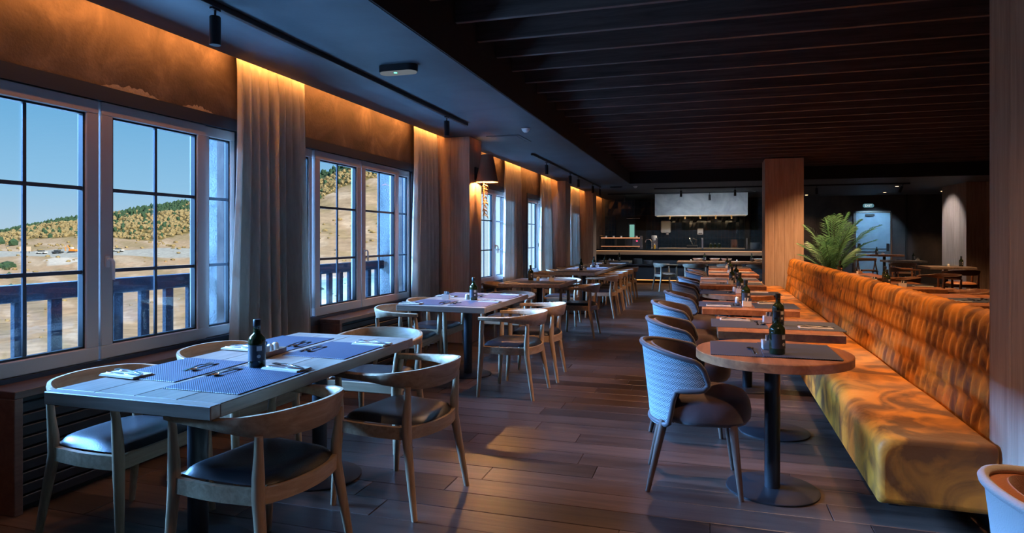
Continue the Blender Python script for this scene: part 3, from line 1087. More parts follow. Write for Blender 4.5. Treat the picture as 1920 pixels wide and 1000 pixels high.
for i in range(60):                      # dark trees at the far left foot of the hill
    u = rh.uniform(-120, 28); s = rh.uniform(0.30, 0.50)
    if i < 30: u = rh.uniform(-120, 25); s = rh.uniform(0.67, 0.74)
    p, t, v = terrain_point(u, s)
    r = t * rh.uniform(0.004, 0.009)
    blob(pine, p + Vector((0, 0, r * 0.5)), r, r, rh)
tag(gold.build('shrub_cover', 'shrub_gold', None, 30), 'golden brown shrubs covering the upper hillside outside', 'shrubs', kind='stuff')
tag(pine.build('pine_wood', 'pine_green', None, 30), 'dark green pines along the ridge of the hill outside', 'trees', kind='stuff')
tag(scrub.build('scrub', 'shrub_gold', None, 30), 'small scrub tufts scattered over the dry slope outside', 'shrubs', kind='stuff')
# works on the road across the valley
def on_road(u, s=0.59):
    p, t, v = terrain_point(u, s); return p
p = on_road(47)
r = thing('road_sign', 'small pale orange signboard beside the road across the valley', 'sign', (p.x, p.y, p.z - 0.2), YAW)
MB().box(-2.3, 2.3, -0.1, 0.1, 1.0, 3.0).build('panel', 'sign_board', r)
MB().box(-1.8, -1.6, -0.1, 0.1, 0, 1.0).build('post', 'car_dark', r)
MB().box(1.6, 1.8, -0.1, 0.1, 0, 1.0).build('post', 'car_dark', r)
p = on_road(136)
r = thing('excavator', 'small orange digger working beside the road across the valley', 'excavator', (p.x, p.y, p.z - 0.2), YAW)
r.scale = (0.7, 0.7, 0.7)
MB().bbox(-2.4, 2.4, -1.2, 1.2, 0.0, 0.9, 0.2).build('tracks', 'car_dark', r)
MB().bbox(-1.8, 2.4, -1.1, 1.1, 0.9, 2.2, 0.2).build('body', 'machine_orange', r)
MB().bbox(-0.9, 0.6, -0.9, 0.6, 2.2, 3.4, 0.15).build('cab', 'car_white', r)
MB().tube([(-1.2, 0, 1.8), (-3.0, 0, 4.4), (-4.4, 0, 3.2), (-4.2, 0, 1.2)], [0.3, 0.28, 0.22, 0.35], 6).build('arm', 'machine_orange', r)
def car(u, label, mat):
    p = on_road(u)
    r = thing('parked_car', label, 'car', (p.x, p.y, p.z - 0.1), YAW, 'cars on the valley road')
    MB().bbox(-2.1, 2.1, -0.85, 0.85, 0.35, 1.0, 0.15).build('body', mat, r)
    MB().bbox(-1.3, 1.0, -0.75, 0.75, 1.0, 1.6, 0.2).build('cabin', 'car_dark', r)
    for sx in (-1.3, 1.3):
        MB().tube([(sx, -0.86, 0.35), (sx, 0.86, 0.35)], 0.35, 8).build('wheel_pair', 'black_paint', r)
car(78, 'white car on the valley road right of the orange signboard', 'car_white')
car(108, 'dark car on the valley road left of the orange digger', 'car_dark')
car(222, 'grey car on the valley road seen through the second pane', 'car_white')

# ================================================================== FURNITURE
# ---- oak armchair with a leather seat (faces +Y, origin on the floor)
def make_armchair(pad='leather', w1='oak', w2='oak_upright', name='oak_armchair'):
    r = thing(name, 'chair', 'chair')
    for sx in (-1, 1):
        MB().tube([(sx * 0.268, 0.225, 0), (sx * 0.262, 0.215, 0.16), (sx * 0.252, 0.20, 0.40), (sx * 0.255, 0.198, 0.50), (sx * 0.262, 0.196, 0.60), (sx * 0.270, 0.19, 0.662)],
                  [0.0145, 0.019, 0.0245, 0.0235, 0.018, 0.0155], 10).build('leg', w2, r, 60)
        MB().tube([(sx * 0.250, -0.262, 0), (sx * 0.240, -0.235, 0.16), (sx * 0.222, -0.196, 0.40), (sx * 0.224, -0.198, 0.48), (sx * 0.228, -0.204, 0.56), (sx * 0.232, -0.208, 0.635)],
                  [0.0145, 0.019, 0.0245, 0.0235, 0.018, 0.0155], 10).build('leg', w2, r, 60)
    # seat rails; the rear one bows outwards
    MB().bbox(-0.252, 0.252, 0.188, 0.214, 0.372, 0.436, 0.004).build('seat_rail', w1, r)
    for sx in (-1, 1):
        m = MB()
        a = [(sx * 0.250, 0.20), (sx * 0.252, 0.0), (sx * 0.222, -0.196)]
        rows = []
        for (x, y) in catmull(a, 4):
            rows.append([(x - sx * 0.011, y, 0.374), (x + sx * 0.011, y, 0.374), (x + sx * 0.011, y, 0.434), (x - sx * 0.011, y, 0.434)])
        m.quad_grid(rows, closed=True)
        m.build('seat_rail', w1, r, 40)
    m = MB(); rows = []
    for i in range(13):
        t = -1 + i / 6
        x = 0.222 * t; y = -0.196 - 0.055 * (1 - t * t)
        rows.append([(x, y + 0.011, 0.374), (x, y - 0.011, 0.374), (x, y - 0.011, 0.434), (x, y + 0.011, 0.434)])
    m.quad_grid(rows, closed=True)
    m.build('seat_rail', w1, r, 40)
    # padded seat
    m = MB(); N = 16
    def outline(u, v):
        yy = v * 0.205
        hw = 0.232 + 0.012 * v
        x = u * hw
        if v < 0: yy -= 0.042 * (1 - u * u) * (-v)
        # round the corners
        k = max(0, abs(u) * abs(v) - 0.55)
        return x * (1 - 0.16 * k), yy * (1 - 0.16 * k)
    rows = []
    for i in range(N + 1):
        v = -1 + 2 * i / N
        row = []
        for j in range(N + 1):
            u = -1 + 2 * j / N
            x, yy = outline(u, v)
            e = (1 - abs(u) ** 5) * (1 - abs(v) ** 5)
            z = 0.436 + 0.038 * e ** 0.45 - 0.010 * math.exp(-3.0 * (u * u + v * v)) + 0.004 * u * u
            row.append((x, yy, z))
        rows.append(row)
    m.quad_grid(rows)
    m.build('seat_pad', pad, r, 70)
    # one continuous back-and-arm rail: (x, y, z centre, height, thickness)
    half = [(0.268, 0.215, 0.672, 0.028, 0.038), (0.280, 0.12, 0.674, 0.032, 0.044), (0.288, 0.0, 0.675, 0.038, 0.040), (0.278, -0.11, 0.673, 0.058, 0.031),
            (0.232, -0.20, 0.669, 0.088, 0.025), (0.155, -0.256, 0.668, 0.104, 0.022), (0.0, -0.286, 0.668, 0.110, 0.021)]
    cps = half + [(-x, y, z, h, t) for (x, y, z, h, t) in reversed(half[:-1])]
    path = catmull(cps, 5)
    rows = []
    for i, (x, y, z, h, t) in enumerate(path):
        a = path[max(i - 1, 0)]; b = path[min(i + 1, len(path) - 1)]
        d = Vector((b[0] - a[0], b[1] - a[1], 0)).normalized()
        nrm = Vector((d.y, -d.x, 0))
        lean = 0.10 * h * (1 if h > 0.05 else h / 0.05)
        out = nrm if nrm.dot(Vector((x, y + 0.05, 0))) > 0 else -nrm
        sec = []
        for (sn, sz) in ((-1, -0.75), (-0.6, -1), (0.6, -1), (1, -0.75), (1, 0.75), (0.6, 1), (-0.6, 1), (-1, 0.75)):
            p = Vector((x, y, z)) + out * (sn * t / 2 + lean * sz) + Vector((0, 0, sz * h / 2))
            sec.append(p)
        rows.append(sec)
    m = MB(); b0 = m.quad_grid(rows, closed=True)
    m.f.append(tuple(range(8))); o = (len(rows) - 1) * 8
    m.f.append(tuple(o + k for k in range(8))[::-1])
    m.build('back_rail', w1, r, 50)
    return r
armchair = Proto(make_armchair())
G_ARM = 'oak armchairs along the window side'
FXp, FXm, FYm, FYp = -PI / 2, PI / 2, PI, 0.0      # facing +x, -x, -y, +y
def D(a): return math.radians(a)
chairs = [
    ('oak armchair on the window side of the nearest table, closest to the radiator box end', -2.59, 2.36, FXp + D(1)),
    ('oak armchair on the window side of the nearest table, nearer the wide curtain', -2.62, 3.12, FXp - D(2)),
    ('large oak armchair in the foreground, nearest on the aisle side of the first table', -1.752, 2.225, FXm - D(6)),
    ('oak armchair on the aisle side of the first table, second from the camera', -1.56, 3.09, FXm - D(9)),
    ('oak armchair at the far head of the nearest window table, facing the camera', -2.14, 3.86, FYm),
    ('oak armchair on the window side of the second table, nearer the camera', -2.68, 5.48, FXp),
    ('oak armchair on the window side of the second table, nearer the sconce pillar', -2.72, 6.22, FXp),
    ('oak armchair on the aisle side of the second table, nearer the camera', -1.64, 5.42, FXm - D(2)),
    ('oak armchair on the aisle side of the second table, further from the camera', -1.62, 6.12, FXm + D(4)),
    ('oak armchair at the far head of the second window table', -2.22, 7.16, FYm),
    ('oak armchair on the aisle side of the third window table', -1.72, 8.86, FXm),
    ('oak armchair on the window side of the third window table', -2.82, 8.86, FXp),
    ('oak armchair at the far head of the third window table', -2.2, 9.95, FYm),
]
for i, yy in enumerate((11.12, 11.82, 12.52, 13.4, 14.5)):
    chairs.append(('oak armchair on the aisle side of the long far table, %s from the camera' % ('first', 'second', 'third', 'fourth', 'fifth')[i], -1.76, yy, FXm))
for i, yy in enumerate((11.5, 12.15, 12.8, 13.75, 14.45)):
    chairs.append(('oak armchair on the window side of the long far table, %s from the camera' % ('first', 'second', 'third', 'fourth', 'fifth')[i], -2.84, yy, FXp))
chairs += [
    ('oak armchair standing alone at the end of the aisle before the bar', -1.02, 17.0, FXp + D(25)),
    ('oak armchair at the dark table before the bar, left of the three', -0.28, 16.9, FYp),
    ('oak armchair at the dark table before the bar, middle of the three', 0.55, 16.95, FYp + D(4)),
    ('oak armchair at the dark table before the bar, right one beside the pillar', 1.25, 16.95, FYp),
]
for (lab, x, y, rz) in chairs:
    armchair.place(lab, (x, y, 0), rz, G_ARM)

# ---- rectangular tables on a round foot
def rect_table(label, x0, x1, y0, y1, near=False, poles=1, mat='table_oak', group='rectangular tables on black pedestals', H=0.75):
    cx, cy = (x0 + x1) / 2, (y0 + y1) / 2
    r = thing('pedestal_table', label, 'table', (cx, cy, 0), 0, group)
    hx, hy = (x1 - x0) / 2, (y1 - y0) / 2
    T = 0.052
    cap = 0.05
    n = 4
    if near:
        w = 2 * hx / n
        for i in range(n):
            MB().bbox(-hx + i * w + 0.0004, -hx + (i + 1) * w - 0.0004, -hy + cap + 0.0004, hy - cap - 0.0004, H - T, H, 0.003).build('top_board', mat, r)
        for s in (-1, 1):
            ya, yb = (-hy, -hy + cap) if s < 0 else (hy - cap, hy)
            MB().bbox(-hx, hx, ya, yb, H - T, H, 0.003).build('end_board', 'table_oak_cross' if mat == 'table_oak' else mat, r)
    else:
        MB().bbox(-hx, hx, -hy, hy, H - T, H, 0.004).build('tabletop', mat, r)
    ys = [0.0] if poles == 1 else [-hy * 0.55, hy * 0.55]
    for py in ys:
        MB().tube([(0, py, 0.012), (0, py, H - T)], 0.042 if near or poles == 1 else 0.036, 16, True).build('pole', 'black_metal', r, 40)
        MB().lathe([(0.235, 0), (0.235, 0.008), (0.225, 0.012), (0.06, 0.014)], 32, (0, py, 0)).build('base_plate', 'black_metal', r, 40)
        MB().bbox(-0.2, 0.2, py - 0.2, py + 0.2, H - T - 0.006, H - T, 0.002).build('mounting_plate', 'black_metal', r)
    return r
TB = {}
def tb(key, label, x0, x1, y0, y1, **k):
    TB[key] = (x0, x1, y0, y1)
    rect_table(label, x0, x1, y0, y1, **k)
tb('T1', 'nearest oak table by the windows, set with blue placemats', -2.525, -1.715, 1.895, 3.56, near=True, poles=2)
tb('T2', 'second oak table by the windows, next to the radiator box', -2.715, -1.86, 5.29, 6.72, near=True)
tb('T3', 'third oak table by the windows, below the sconce pillar', -2.70, -1.84, 8.23, 9.40)
tb('T4', 'first section of the long far oak table before the bar', -2.70, -1.88, 11.16, 12.75, poles=2)
tb('T5', 'middle section of the long far oak table before the bar', -2.70, -1.88, 12.76, 14.3, poles=1)
tb('T6', 'last section of the long far oak table, nearest the bar', -2.70, -1.88, 14.31, 15.9, poles=1)
tb('T7', 'small oak table beyond the long table, next to the bar', -2.75, -1.95, 16.9, 17.7)
tb('R2', 'square brown table by the mustard bench, just behind the nearest round table', 0.07, 0.835, 4.43, 5.25, near=True, mat='walnut')
tb('R3', 'square brown table by the mustard bench, second behind the round table', -0.04, 0.745, 5.80, 6.56, near=True, mat='walnut')
tb('R5', 'long brown table by the mustard bench, beyond the further round table', -0.09, 0.725, 8.67, 10.5, poles=2, mat='walnut')
tb('R6', 'brown table by the mustard bench near the far pillar', 0.03, 0.83, 11.26, 12.7, poles=1, mat='walnut')
tb('R7', 'last brown table of the bench row, left of the far pillar', 0.04, 0.84, 13.35, 14.5, poles=1, mat='walnut')
tb('X1', 'long dark table set crosswise before the bar', -0.75, 1.5, 17.35, 18.1, poles=1, mat='walnut')
tb('S1', 'brown table right behind the mustard bench, nearest the camera', 2.1, 2.9, 6.75, 8.1, mat='walnut')
tb('S2', 'dark brown table behind the bench with two bottles', 1.95, 2.75, 8.8, 10.2, mat='walnut')
tb('S3', 'brown table behind the bench in front of the palm', 1.95, 2.75, 11.0, 12.5, mat='walnut')
tb('S4', 'pale edged table in the right-hand room beside the broad pillar', 4.55, 5.4, 15.6, 16.5)
tb('S5', 'pale edged table in the right-hand room further back, under the dark wall', 4.7, 5.65, 19.6, 20.4)
tb('S6', 'tall narrow table beside the blue steel door', 4.55, 5.45, 20.9, 21.5, H=0.88, mat='walnut')

# ---- round tables
def round_table(key, label, cx, cy, R):
    r = thing('round_table', label, 'table', (cx, cy, 0), 0, 'round pedestal tables by the bench')
    MB().lathe([(R - 0.012, 0.700), (R, 0.704), (R, 0.746), (R - 0.004, 0.750)], 64).build('tabletop', 'walnut', r, 40)
    MB().tube([(0, 0, 0.012), (0, 0, 0.70)], 0.04, 18).build('pole', 'black_metal', r, 40)
    MB().lathe([(0.238, 0), (0.238, 0.008), (0.228, 0.012), (0.06, 0.014)], 48).build('base_plate', 'black_metal', r, 40)
    MB().lathe([(0.15, 0.692), (0.15, 0.6995)], 24).build('mounting_plate', 'black_metal', r, 40)
    TB[key] = (cx - R, cx + R, cy - R, cy + R)
round_table('R1', 'nearest round brown table standing by the mustard bench', 0.34, 3.73, 0.397)
round_table('R4', 'further round brown table between the square tables of the bench row', 0.352, 7.55, 0.40)

# ---- upholstered tub chair (faces +Y)
def make_tub(name, outer, inner, legm, seatm):
    r = thing(name, 'chair', 'chair')
    for sx in (-1, 1):
        MB().tube([(sx * 0.235, 0.205, 0), (sx * 0.20, 0.165, 0.38)], [0.0125, 0.024], 12).build('leg', legm, r, 60)
        MB().tube([(sx * 0.215, -0.27, 0), (sx * 0.175, -0.185, 0.38)], [0.0125, 0.024], 12).build('leg', legm, r, 60)
    # seat cushion
    N = 40
    prof = [(0.80, 0.365), (0.93, 0.372), (1.0, 0.40), (1.012, 0.44), (0.985, 0.482), (0.93, 0.505), (0.80, 0.517), (0.45, 0.522), (0.02, 0.520)]
    rows = []
    for (k, z) in prof:
        row = []
        for i in range(N):
            a = 2 * PI * i / N
            c, s = math.cos(a), math.sin(a)
            e = 2.9 if s > 0 else 2.1
            x = 0.255 * math.copysign(abs(c) ** (2 / e), c) * k
            y = 0.01 + (0.262 if s > 0 else 0.232) * math.copysign(abs(s) ** (2 / e), s) * k
            row.append((x, y, z))
        rows.append(row)
    m = MB(); b0 = m.quad_grid(rows, closed=True)
    m.f.append(tuple(range(N))[::-1]); o = (len(rows) - 1) * N
    m.f.append(tuple(o + k for k in range(N)))
    m.build('seat_cushion', seatm, r, 60)
    # wrap-around back
    AM = math.radians(97)
    def lower(q):
        return 0.362 + 0.195 * sstep(0.52, 0.68, q) + 0.012 * sstep(0.64, 1.0, q)
    def upper(q):
        z = 0.778 - 0.075 * q ** 1.7
        if q > 0.86: z -= 0.065 * ((q - 0.86) / 0.14) ** 2
        return z
    def pt(a, z, off):
        q = abs(a) / AM
        f = (z - 0.36) / 0.44
        rx = 0.272 + 0.018 * f - off
        ry = 0.262 + 0.050 * f - off
        y = -math.cos(a) * ry
        if y > 0: y *= 1.05
        return (math.sin(a) * rx, y + 0.02 * 0, z)
    NA, NZ = 48, 10
    def grid(off, dz=0.0):
        rows = []; uvs = []
        for i in range(NA + 1):
            a = -AM + 2 * AM * i / NA
            q = abs(a) / AM
            lo, hi = lower(q), upper(q)
            if q > 0.93:
                mid = (lo + hi) / 2; sh = math.sqrt(max(0.0, 1 - ((q - 0.93) / 0.07) ** 2)) * 0.72 + 0.28
                lo = mid + (lo - mid) * sh; hi = mid + (hi - mid) * sh
            rows.append([pt(a, lo + (hi - lo) * j / NZ, off) for j in range(NZ + 1)])
            uvs.append([(a * 0.29, lo + (hi - lo) * j / NZ) for j in range(NZ + 1)])
        return rows, uvs
    go, uo = grid(0.0)
    m = MB(); m.quad_grid(go, uvs=uo); m.build('outer_shell', outer, r, 60)
    gm, _ = grid(0.012)
    gi, _ = grid(0.058)
    # rounded padding: outer lip -> inner face
    m = MB(); m.quad_grid([list(reversed(x)) for x in gi])
    def loop(g):
        L = [g[i][NZ] for i in range(NA + 1)] + [g[NA][j] for j in range(NZ - 1, -1, -1)] + [g[i][0] for i in range(NA - 1, -1, -1)] + [g[0][j] for j in range(1, NZ)]
        return L
    lo_, li_ = loop(go), loop(gi)
    n = len(lo_)
    rows = []
    cz = [Vector(p) for p in lo_]
    for k in range(5):
        t = k / 4
        bulge = 0.016 * math.sin(PI * t)
        row = []
        for i in range(n):
            p = Vector(lo_[i]).lerp(Vector(li_[i]), t)
            a = Vector(lo_[(i + 1) % n]) - Vector(lo_[i - 1])
            d = Vector(li_[i]) - Vector(lo_[i])
            nn = a.cross(d)
            if nn.length > 1e-9:
                nn.normalize()
                p = p - nn * bulge
            row.append(p)
        rows.append(row)
    m.quad_grid(rows, closed=True)
    m.build('inner_padding', inner, r, 75)
    # piping along the edge of the shell
    m = MB()
    pts = [Vector(p) for p in lo_] ; pts.append(pts[0])
    m.tube(pts, 0.0145, 8, False)
    m.build('piping', 'piping' if outer == 'herringbone' else outer, r, 70)
    return r
tub = Proto(make_tub('tub_chair', 'herringbone', 'velvet_plum', 'dark_leg_wood', 'velvet_plum'))
for i, (x, y, rz) in enumerate(((-0.045, 3.73, FXp + D(3)), (-0.11, 4.80, FXp), (-0.17, 6.02, FXp), (-0.13, 7.2, FXp), (-0.14, 8.78, FXp), (-0.10, 9.9, FXp), (-0.04, 11.6, FXp), (-0.03, 12.5, FXp))):
    tub.place('blue-grey patterned tub chair with dark velvet lining, %s from the camera in the bench row' % ('first', 'second', 'third', 'fourth', 'fifth', 'sixth', 'seventh', 'eighth')[i],
              (x, y, 0), rz, 'tub chairs facing the bench')
pale = make_tub('pale_tub_chair', 'pale_fabric', 'terracotta_fabric', 'dark_leg_wood', 'terracotta_fabric')
tag(pale, 'pale tub chair with terracotta lining cut off at the bottom right corner', 'chair')
pale.scale = (0.93, 0.93, 0.93); pale.location = (0.985, 1.93, 0); pale.rotation_euler = (0, 0, FXp - D(8))

# ---- mustard velvet bench
bench = thing('velvet_bench', 'long mustard velvet bench with a quilted back along the right-hand tables', 'bench', (0.76, 3.335, 0), -D(0.75))
BL = 10.0
def rounded_block(x0, x1, y0, y1, z0, z1, r, ny=60, wob=0.004):
    """long cushion: rounded section swept along y, soft at the near end"""
    sec = []
    for (cx, cz, a0) in ((x1 - r * 0.4, z0 + 0.02, -90), (x1 - r * 0.4, z1 - r * 0.4, 0), (x0 + r, z1 - r, 90), (x0 + 0.02, z0 + 0.02, 180)):
        rr = 0.02 if cz < z0 + 0.05 else (r if cx < (x0 + x1) / 2 else r * 0.4)
        for k in range(6):
            a = math.radians(a0 + k * 18)
            sec.append((cx + rr * math.cos(a), cz + rr * math.sin(a)))
    mx, mz = (x0 + x1) / 2, (z0 + z1) / 2
    rows = []
    for k in range(5):                      # near end roll
        t = math.radians(90 * k / 4)
        sh = 0.03 * (1 - math.sin(t)); yy = y0 + 0.03 * (1 - math.cos(t))
        rows.append([(x + (sh if x < mx else -sh), yy, z + (sh if z < mz else -sh)) for (x, z) in sec])
    for i in range(1, ny + 1):
        yy = y0 + 0.03 + (y1 - y0 - 0.03) * i / ny
        rows.append([(x, yy, z + (wob * math.sin(yy * 4.3 + x * 9) if z > mz else 0)) for (x, z) in sec])
    m = MB(); m.quad_grid(rows, closed=True)
    n = len(sec)
    m.f.append(tuple(range(n))); o = (len(rows) - 1) * n
    m.f.append(tuple(o + k for k in range(n))[::-1])
    return m
rounded_block(0.0, 0.484, 0.0, BL, 0.125, 0.44, 0.075).build('seat', 'velvet_mustard', bench, 70)
def back_cushion(y0, y1):
    m = MB()
    ny = int((y1 - y0) / 0.018); nz = 44
    rows = []
    zb, zt = 0.405, 0.985
    for i in range(ny + 1):
        yy = y0 + (y1 - y0) * i / ny
        ee = min((yy - y0), (y1 - yy))
        edge = 1 - 0.75 * (1 - min(1, ee / 0.06)) ** 2
        row = []
        for j in range(nz + 1):
            s = j / nz
            if s < 0.82:
                z = zb + (zt - 0.07 - zb) * s / 0.82
                x = 0.50 + 0.07 * s
                nx, nz_ = -0.99, 0.1
            else:
                a = (s - 0.82) / 0.18 * PI * 0.95
                xc = 0.50 + 0.07 * 0.82 + 0.055
                x = xc - 0.055 * math.cos(a); z = zt - 0.07 + 0.07 * math.sin(a)
                nx, nz_ = -math.cos(a), math.sin(a)
            arc = (z - zb) if s < 0.82 else (zt - 0.07 - zb) + (s - 0.82) * 0.9
            U = yy / 0.105; V = arc / 0.15
            c = math.floor(V)
            uu = U + (0.5 if int(c) % 2 else 0.0)
            fu = (uu % 1.0) - 0.5; fv = (V % 1.0)
            # overlapping scallops
            d = math.sqrt((fu * 1.25) ** 2 + ((fv - 0.15) * 0.75) ** 2)
            h = max(0.0, 0.62 - d) / 0.62
            disp = 0.024 * h ** 0.6 * (0.55 + 0.45 * fv) * edge * (1.0 if s > 0.03 else s / 0.03)
            bulge = 0.03 * (edge - 1)
            row.append((x + nx * (disp + bulge), yy, z + nz_ * (disp + bulge)))
        row.append((0.72, yy, 0.9)); row.append((0.72, yy, zb))
        rows.append(row)
    m.quad_grid(rows)
    n = len(rows[0])
    m.f.append(tuple(range(n))); o = (len(rows) - 1) * n
    m.f.append(tuple(o + k for k in range(n))[::-1])
    return m
back_cushion(0.15, 2.78).build('back_cushion', 'velvet_mustard', bench, 75)
back_cushion(2.785, 9.35).build('back_cushion', 'velvet_mustard', bench, 75)
MB().box(0.50, 0.72, 0.16, 9.3, 0.0, 0.405).build('back_support', 'black_paint', bench)
for yy in (0.35, 1.9, 3.5, 5.2, 7.0, 8.8):
    MB().bbox(0.12, 0.17, yy, yy + 0.05, 0, 0.126, 0.003).build('leg', 'black_metal', bench)
    MB().bbox(0.40, 0.45, yy, yy + 0.05, 0, 0.126, 0.003).build('leg', 'black_metal', bench)

# ================================================================== TABLE SETTINGS
ZT = 0.75
def make_one(name, cat, mb, mat, smooth=None):
    o = mb.build(name, mat, None, smooth)
    tag(o, name, cat)
    return o
# woven mat, 46 x 37 cm
p_mat = Proto(make_one('placemat', 'placemat', MB().bbox(-0.185, 0.185, -0.23, 0.23, 0.0, 0.0035, 0.0015), 'placemat_weave'))
# napkin folded in three
nk = MB()
for k, (w, l) in enumerate(((0.055, 0.105), (0.053, 0.104), (0.050, 0.102))):
    nk.bbox(-l, l, -w, w - 0.002 * k, k * 0.0028, (k + 1) * 0.0028 - 0.0002, 0.001)
p_nap = Proto(make_one('napkin', 'napkin', nk, 'napkin_cloth'))
def flat_strip(m, pts, z0, z1, lift=None):
    """pts: (along x, half width); a thin blade with slight bow"""
    top = []; n = len(pts)
    rows = []
    for i, (x, w) in enumerate(pts):
        dz = lift[i] if lift else 0.0
        rows.append([(x, -w, z0 + dz), (x, w, z0 + dz), (x, w * 0.8, z1 + dz), (x, -w * 0.8, z1 + dz)])
    b = m.quad_grid(rows, closed=True)
    m.f.append(tuple(b + k for k in range(4))[::-1]); o = b + (n - 1) * 4
    m.f.append(tuple(o + k for k in range(4)))
fk = MB()
flat_strip(fk, [(-0.095, 0.008), (-0.09, 0.010), (-0.03, 0.0045), (0.025, 0.0035), (0.04, 0.010), (0.055, 0.0125)], 0.0, 0.0028, [0, 0, 0.005, 0.007, 0.004, 0.002])
for k in range(4):
    yy = -0.0098 + k * 0.0065
    b = len(fk.v)
    for (x, z) in ((0.054, 0.002), (0.095, 0.004)):
        for (dy, dz) in ((-0.0019, 0), (0.0019, 0), (0.0019, 0.0024), (-0.0019, 0.0024)):
            fk.v.append((x, yy + dy, z + dz))
    for q in ((0, 1, 2, 3), (7, 6, 5, 4), (0, 4, 5, 1), (1, 5, 6, 2), (2, 6, 7, 3), (3, 7, 4, 0)):
        fk.f.append(tuple(b + i for i in q))
p_fork = Proto(make_one('fork', 'fork', fk, 'cutlery_steel', 40))
kn = MB()
flat_strip(kn, [(-0.105, 0.007), (-0.10, 0.0085), (-0.01, 0.0065), (0.0, 0.0065), (0.012, 0.0095), (0.085, 0.0095), (0.105, 0.002)], 0.0, 0.003)
p_knife = Proto(make_one('knife', 'knife', kn, 'cutlery_steel', 40))
sp = MB()
flat_strip(sp, [(-0.09, 0.008), (-0.085, 0.0095), (-0.03, 0.004), (0.03, 0.0035), (0.045, 0.005)], 0.0, 0.0028, [0, 0, 0.005, 0.007, 0.006])
rows = []
for i in range(9):
    t = -1 + i / 4
    w = 0.0195 * math.sqrt(max(0.02, 1 - t * t)) * (1 + 0.12 * t)
    rows.append([(0.066 + 0.026 * t, w * (-1 + j / 3), 0.0065 - 0.006 * (1 - t * t) * (1 - (-1 + j / 3) ** 2)) for j in range(7)])
sp.quad_grid(rows)
b0 = len(sp.v)
sp.quad_grid([[(x, y, z + 0.0015) for (x, y, z) in reversed(r0)] for r0 in rows])
p_spoon = Proto(make_one('spoon', 'spoon', sp, 'cutlery_steel', 60))
# olive oil bottle
def make_bottle():
    r = thing('oil_bottle', 'bottle', 'bottle')
    MB().lathe([(0.037, 0.0), (0.0395, 0.004), (0.0395, 0.122), (0.037, 0.136), (0.027, 0.147), (0.0165, 0.157), (0.015, 0.190), (0.0165, 0.192), (0.0165, 0.196)], 24).build('glass_body', 'bottle_glass', r, 50)
    MB().lathe([(0.0175, 0.190), (0.0175, 0.219), (0.0155, 0.222)], 16).build('cap', 'bottle_cap', r, 40)
    m = MB(); rows = []
    for zz in (0.030, 0.105):
        rows.append([(0.0400 * math.sin(a), -0.0400 * math.cos(a), zz) for a in [math.radians(-70 + 140 * k / 16) for k in range(17)]])
    m.quad_grid(rows)
    lb = m.build('paper_label', 'label_dark', r, 60)
    m = MB(); rows = []
    for zz in (0.078, 0.100):
        rows.append([(0.0404 * math.sin(a), -0.0404 * math.cos(a), zz) for a in [math.radians(8 + 34 * k / 6) for k in range(7)]])
    m.quad_grid(rows); m.build('emblem', 'label_light', lb, 60)
    m = MB(); n = 14
    c = math.radians(22)
    ring = []
    for k in range(n):
        t = 2 * PI * k / n
        a = c + 0.0085 * math.cos(t) / 0.0394
        ring.append((0.0406 * math.sin(a), -0.0406 * math.cos(a), 0.052 + 0.0085 * math.sin(t)))
    m.v += ring; m.f.append(tuple(range(n)))
    m.build('emblem', 'label_light', lb)
    return r
p_bottle = Proto(make_bottle())
def make_shaker():
    r = thing('salt_shaker', 'shaker', 'shaker')
    MB().lathe([(0.016, 0), (0.018, 0.003), (0.0185, 0.03), (0.016, 0.045), (0.010, 0.052), (0.002, 0.054)], 16).build('body', 'porcelain', r, 60)
    MB().lathe([(0.006, 0.0525), (0.006, 0.0545)], 10).build('sprinkle_cap', 'steel', r, 40)
    return r
p_shaker = Proto(make_shaker())
def make_holder():
    r = thing('sugar_holder', 'holder', 'sugar holder')
    m = MB(); w = 0.036; h = 0.048; t = 0.003
    m.box(-w, w, -w * 0.8, w * 0.8, 0, t)
    m.box(-w, -w + t, -w * 0.8, w * 0.8, t, h); m.box(w - t, w, -w * 0.8, w * 0.8, t, h)
    m.box(-w + t, w - t, -w * 0.8, -w * 0.8 + t, t, h); m.box(-w + t, w - t, w * 0.8 - t, w * 0.8, t, h)
    m.build('cup', 'porcelain', r)
    rr = random.Random(2)
    for k in range(5):
        a = rr.uniform(-0.25, 0.25)
        pm = MB().box(-0.014, 0.014, -0.0015, 0.0015, 0, 0.072)
        o = pm.build('packet', 'paper' if k % 2 else 'label_dark', r)
        o.location = (rr.uniform(-0.012, 0.012), -0.02 + k * 0.0095, 0.004)
        o.rotation_euler = (rr.uniform(-0.1, 0.1), a, rr.uniform(-0.3, 0.3))
    return r
p_holder = Proto(make_holder())
def make_tray():
    r = thing('condiment_tray', 'tray', 'tray')
    m = MB()
    m.box(-0.042, 0.042, -0.105, 0.105, 0, 0.005)
    m.build('tray_floor', 'tray_wood', r)
    for (a, b, c, d) in ((-0.042, -0.037, -0.105, 0.105), (0.037, 0.042, -0.105, 0.105), (-0.037, 0.037, -0.105, -0.1), (-0.037, 0.037, 0.1, 0.105)):
        MB().box(a, b, c, d, 0.005, 0.026).build('tray_wall', 'tray_wood', r)
    return r
p_tray = Proto(make_tray())

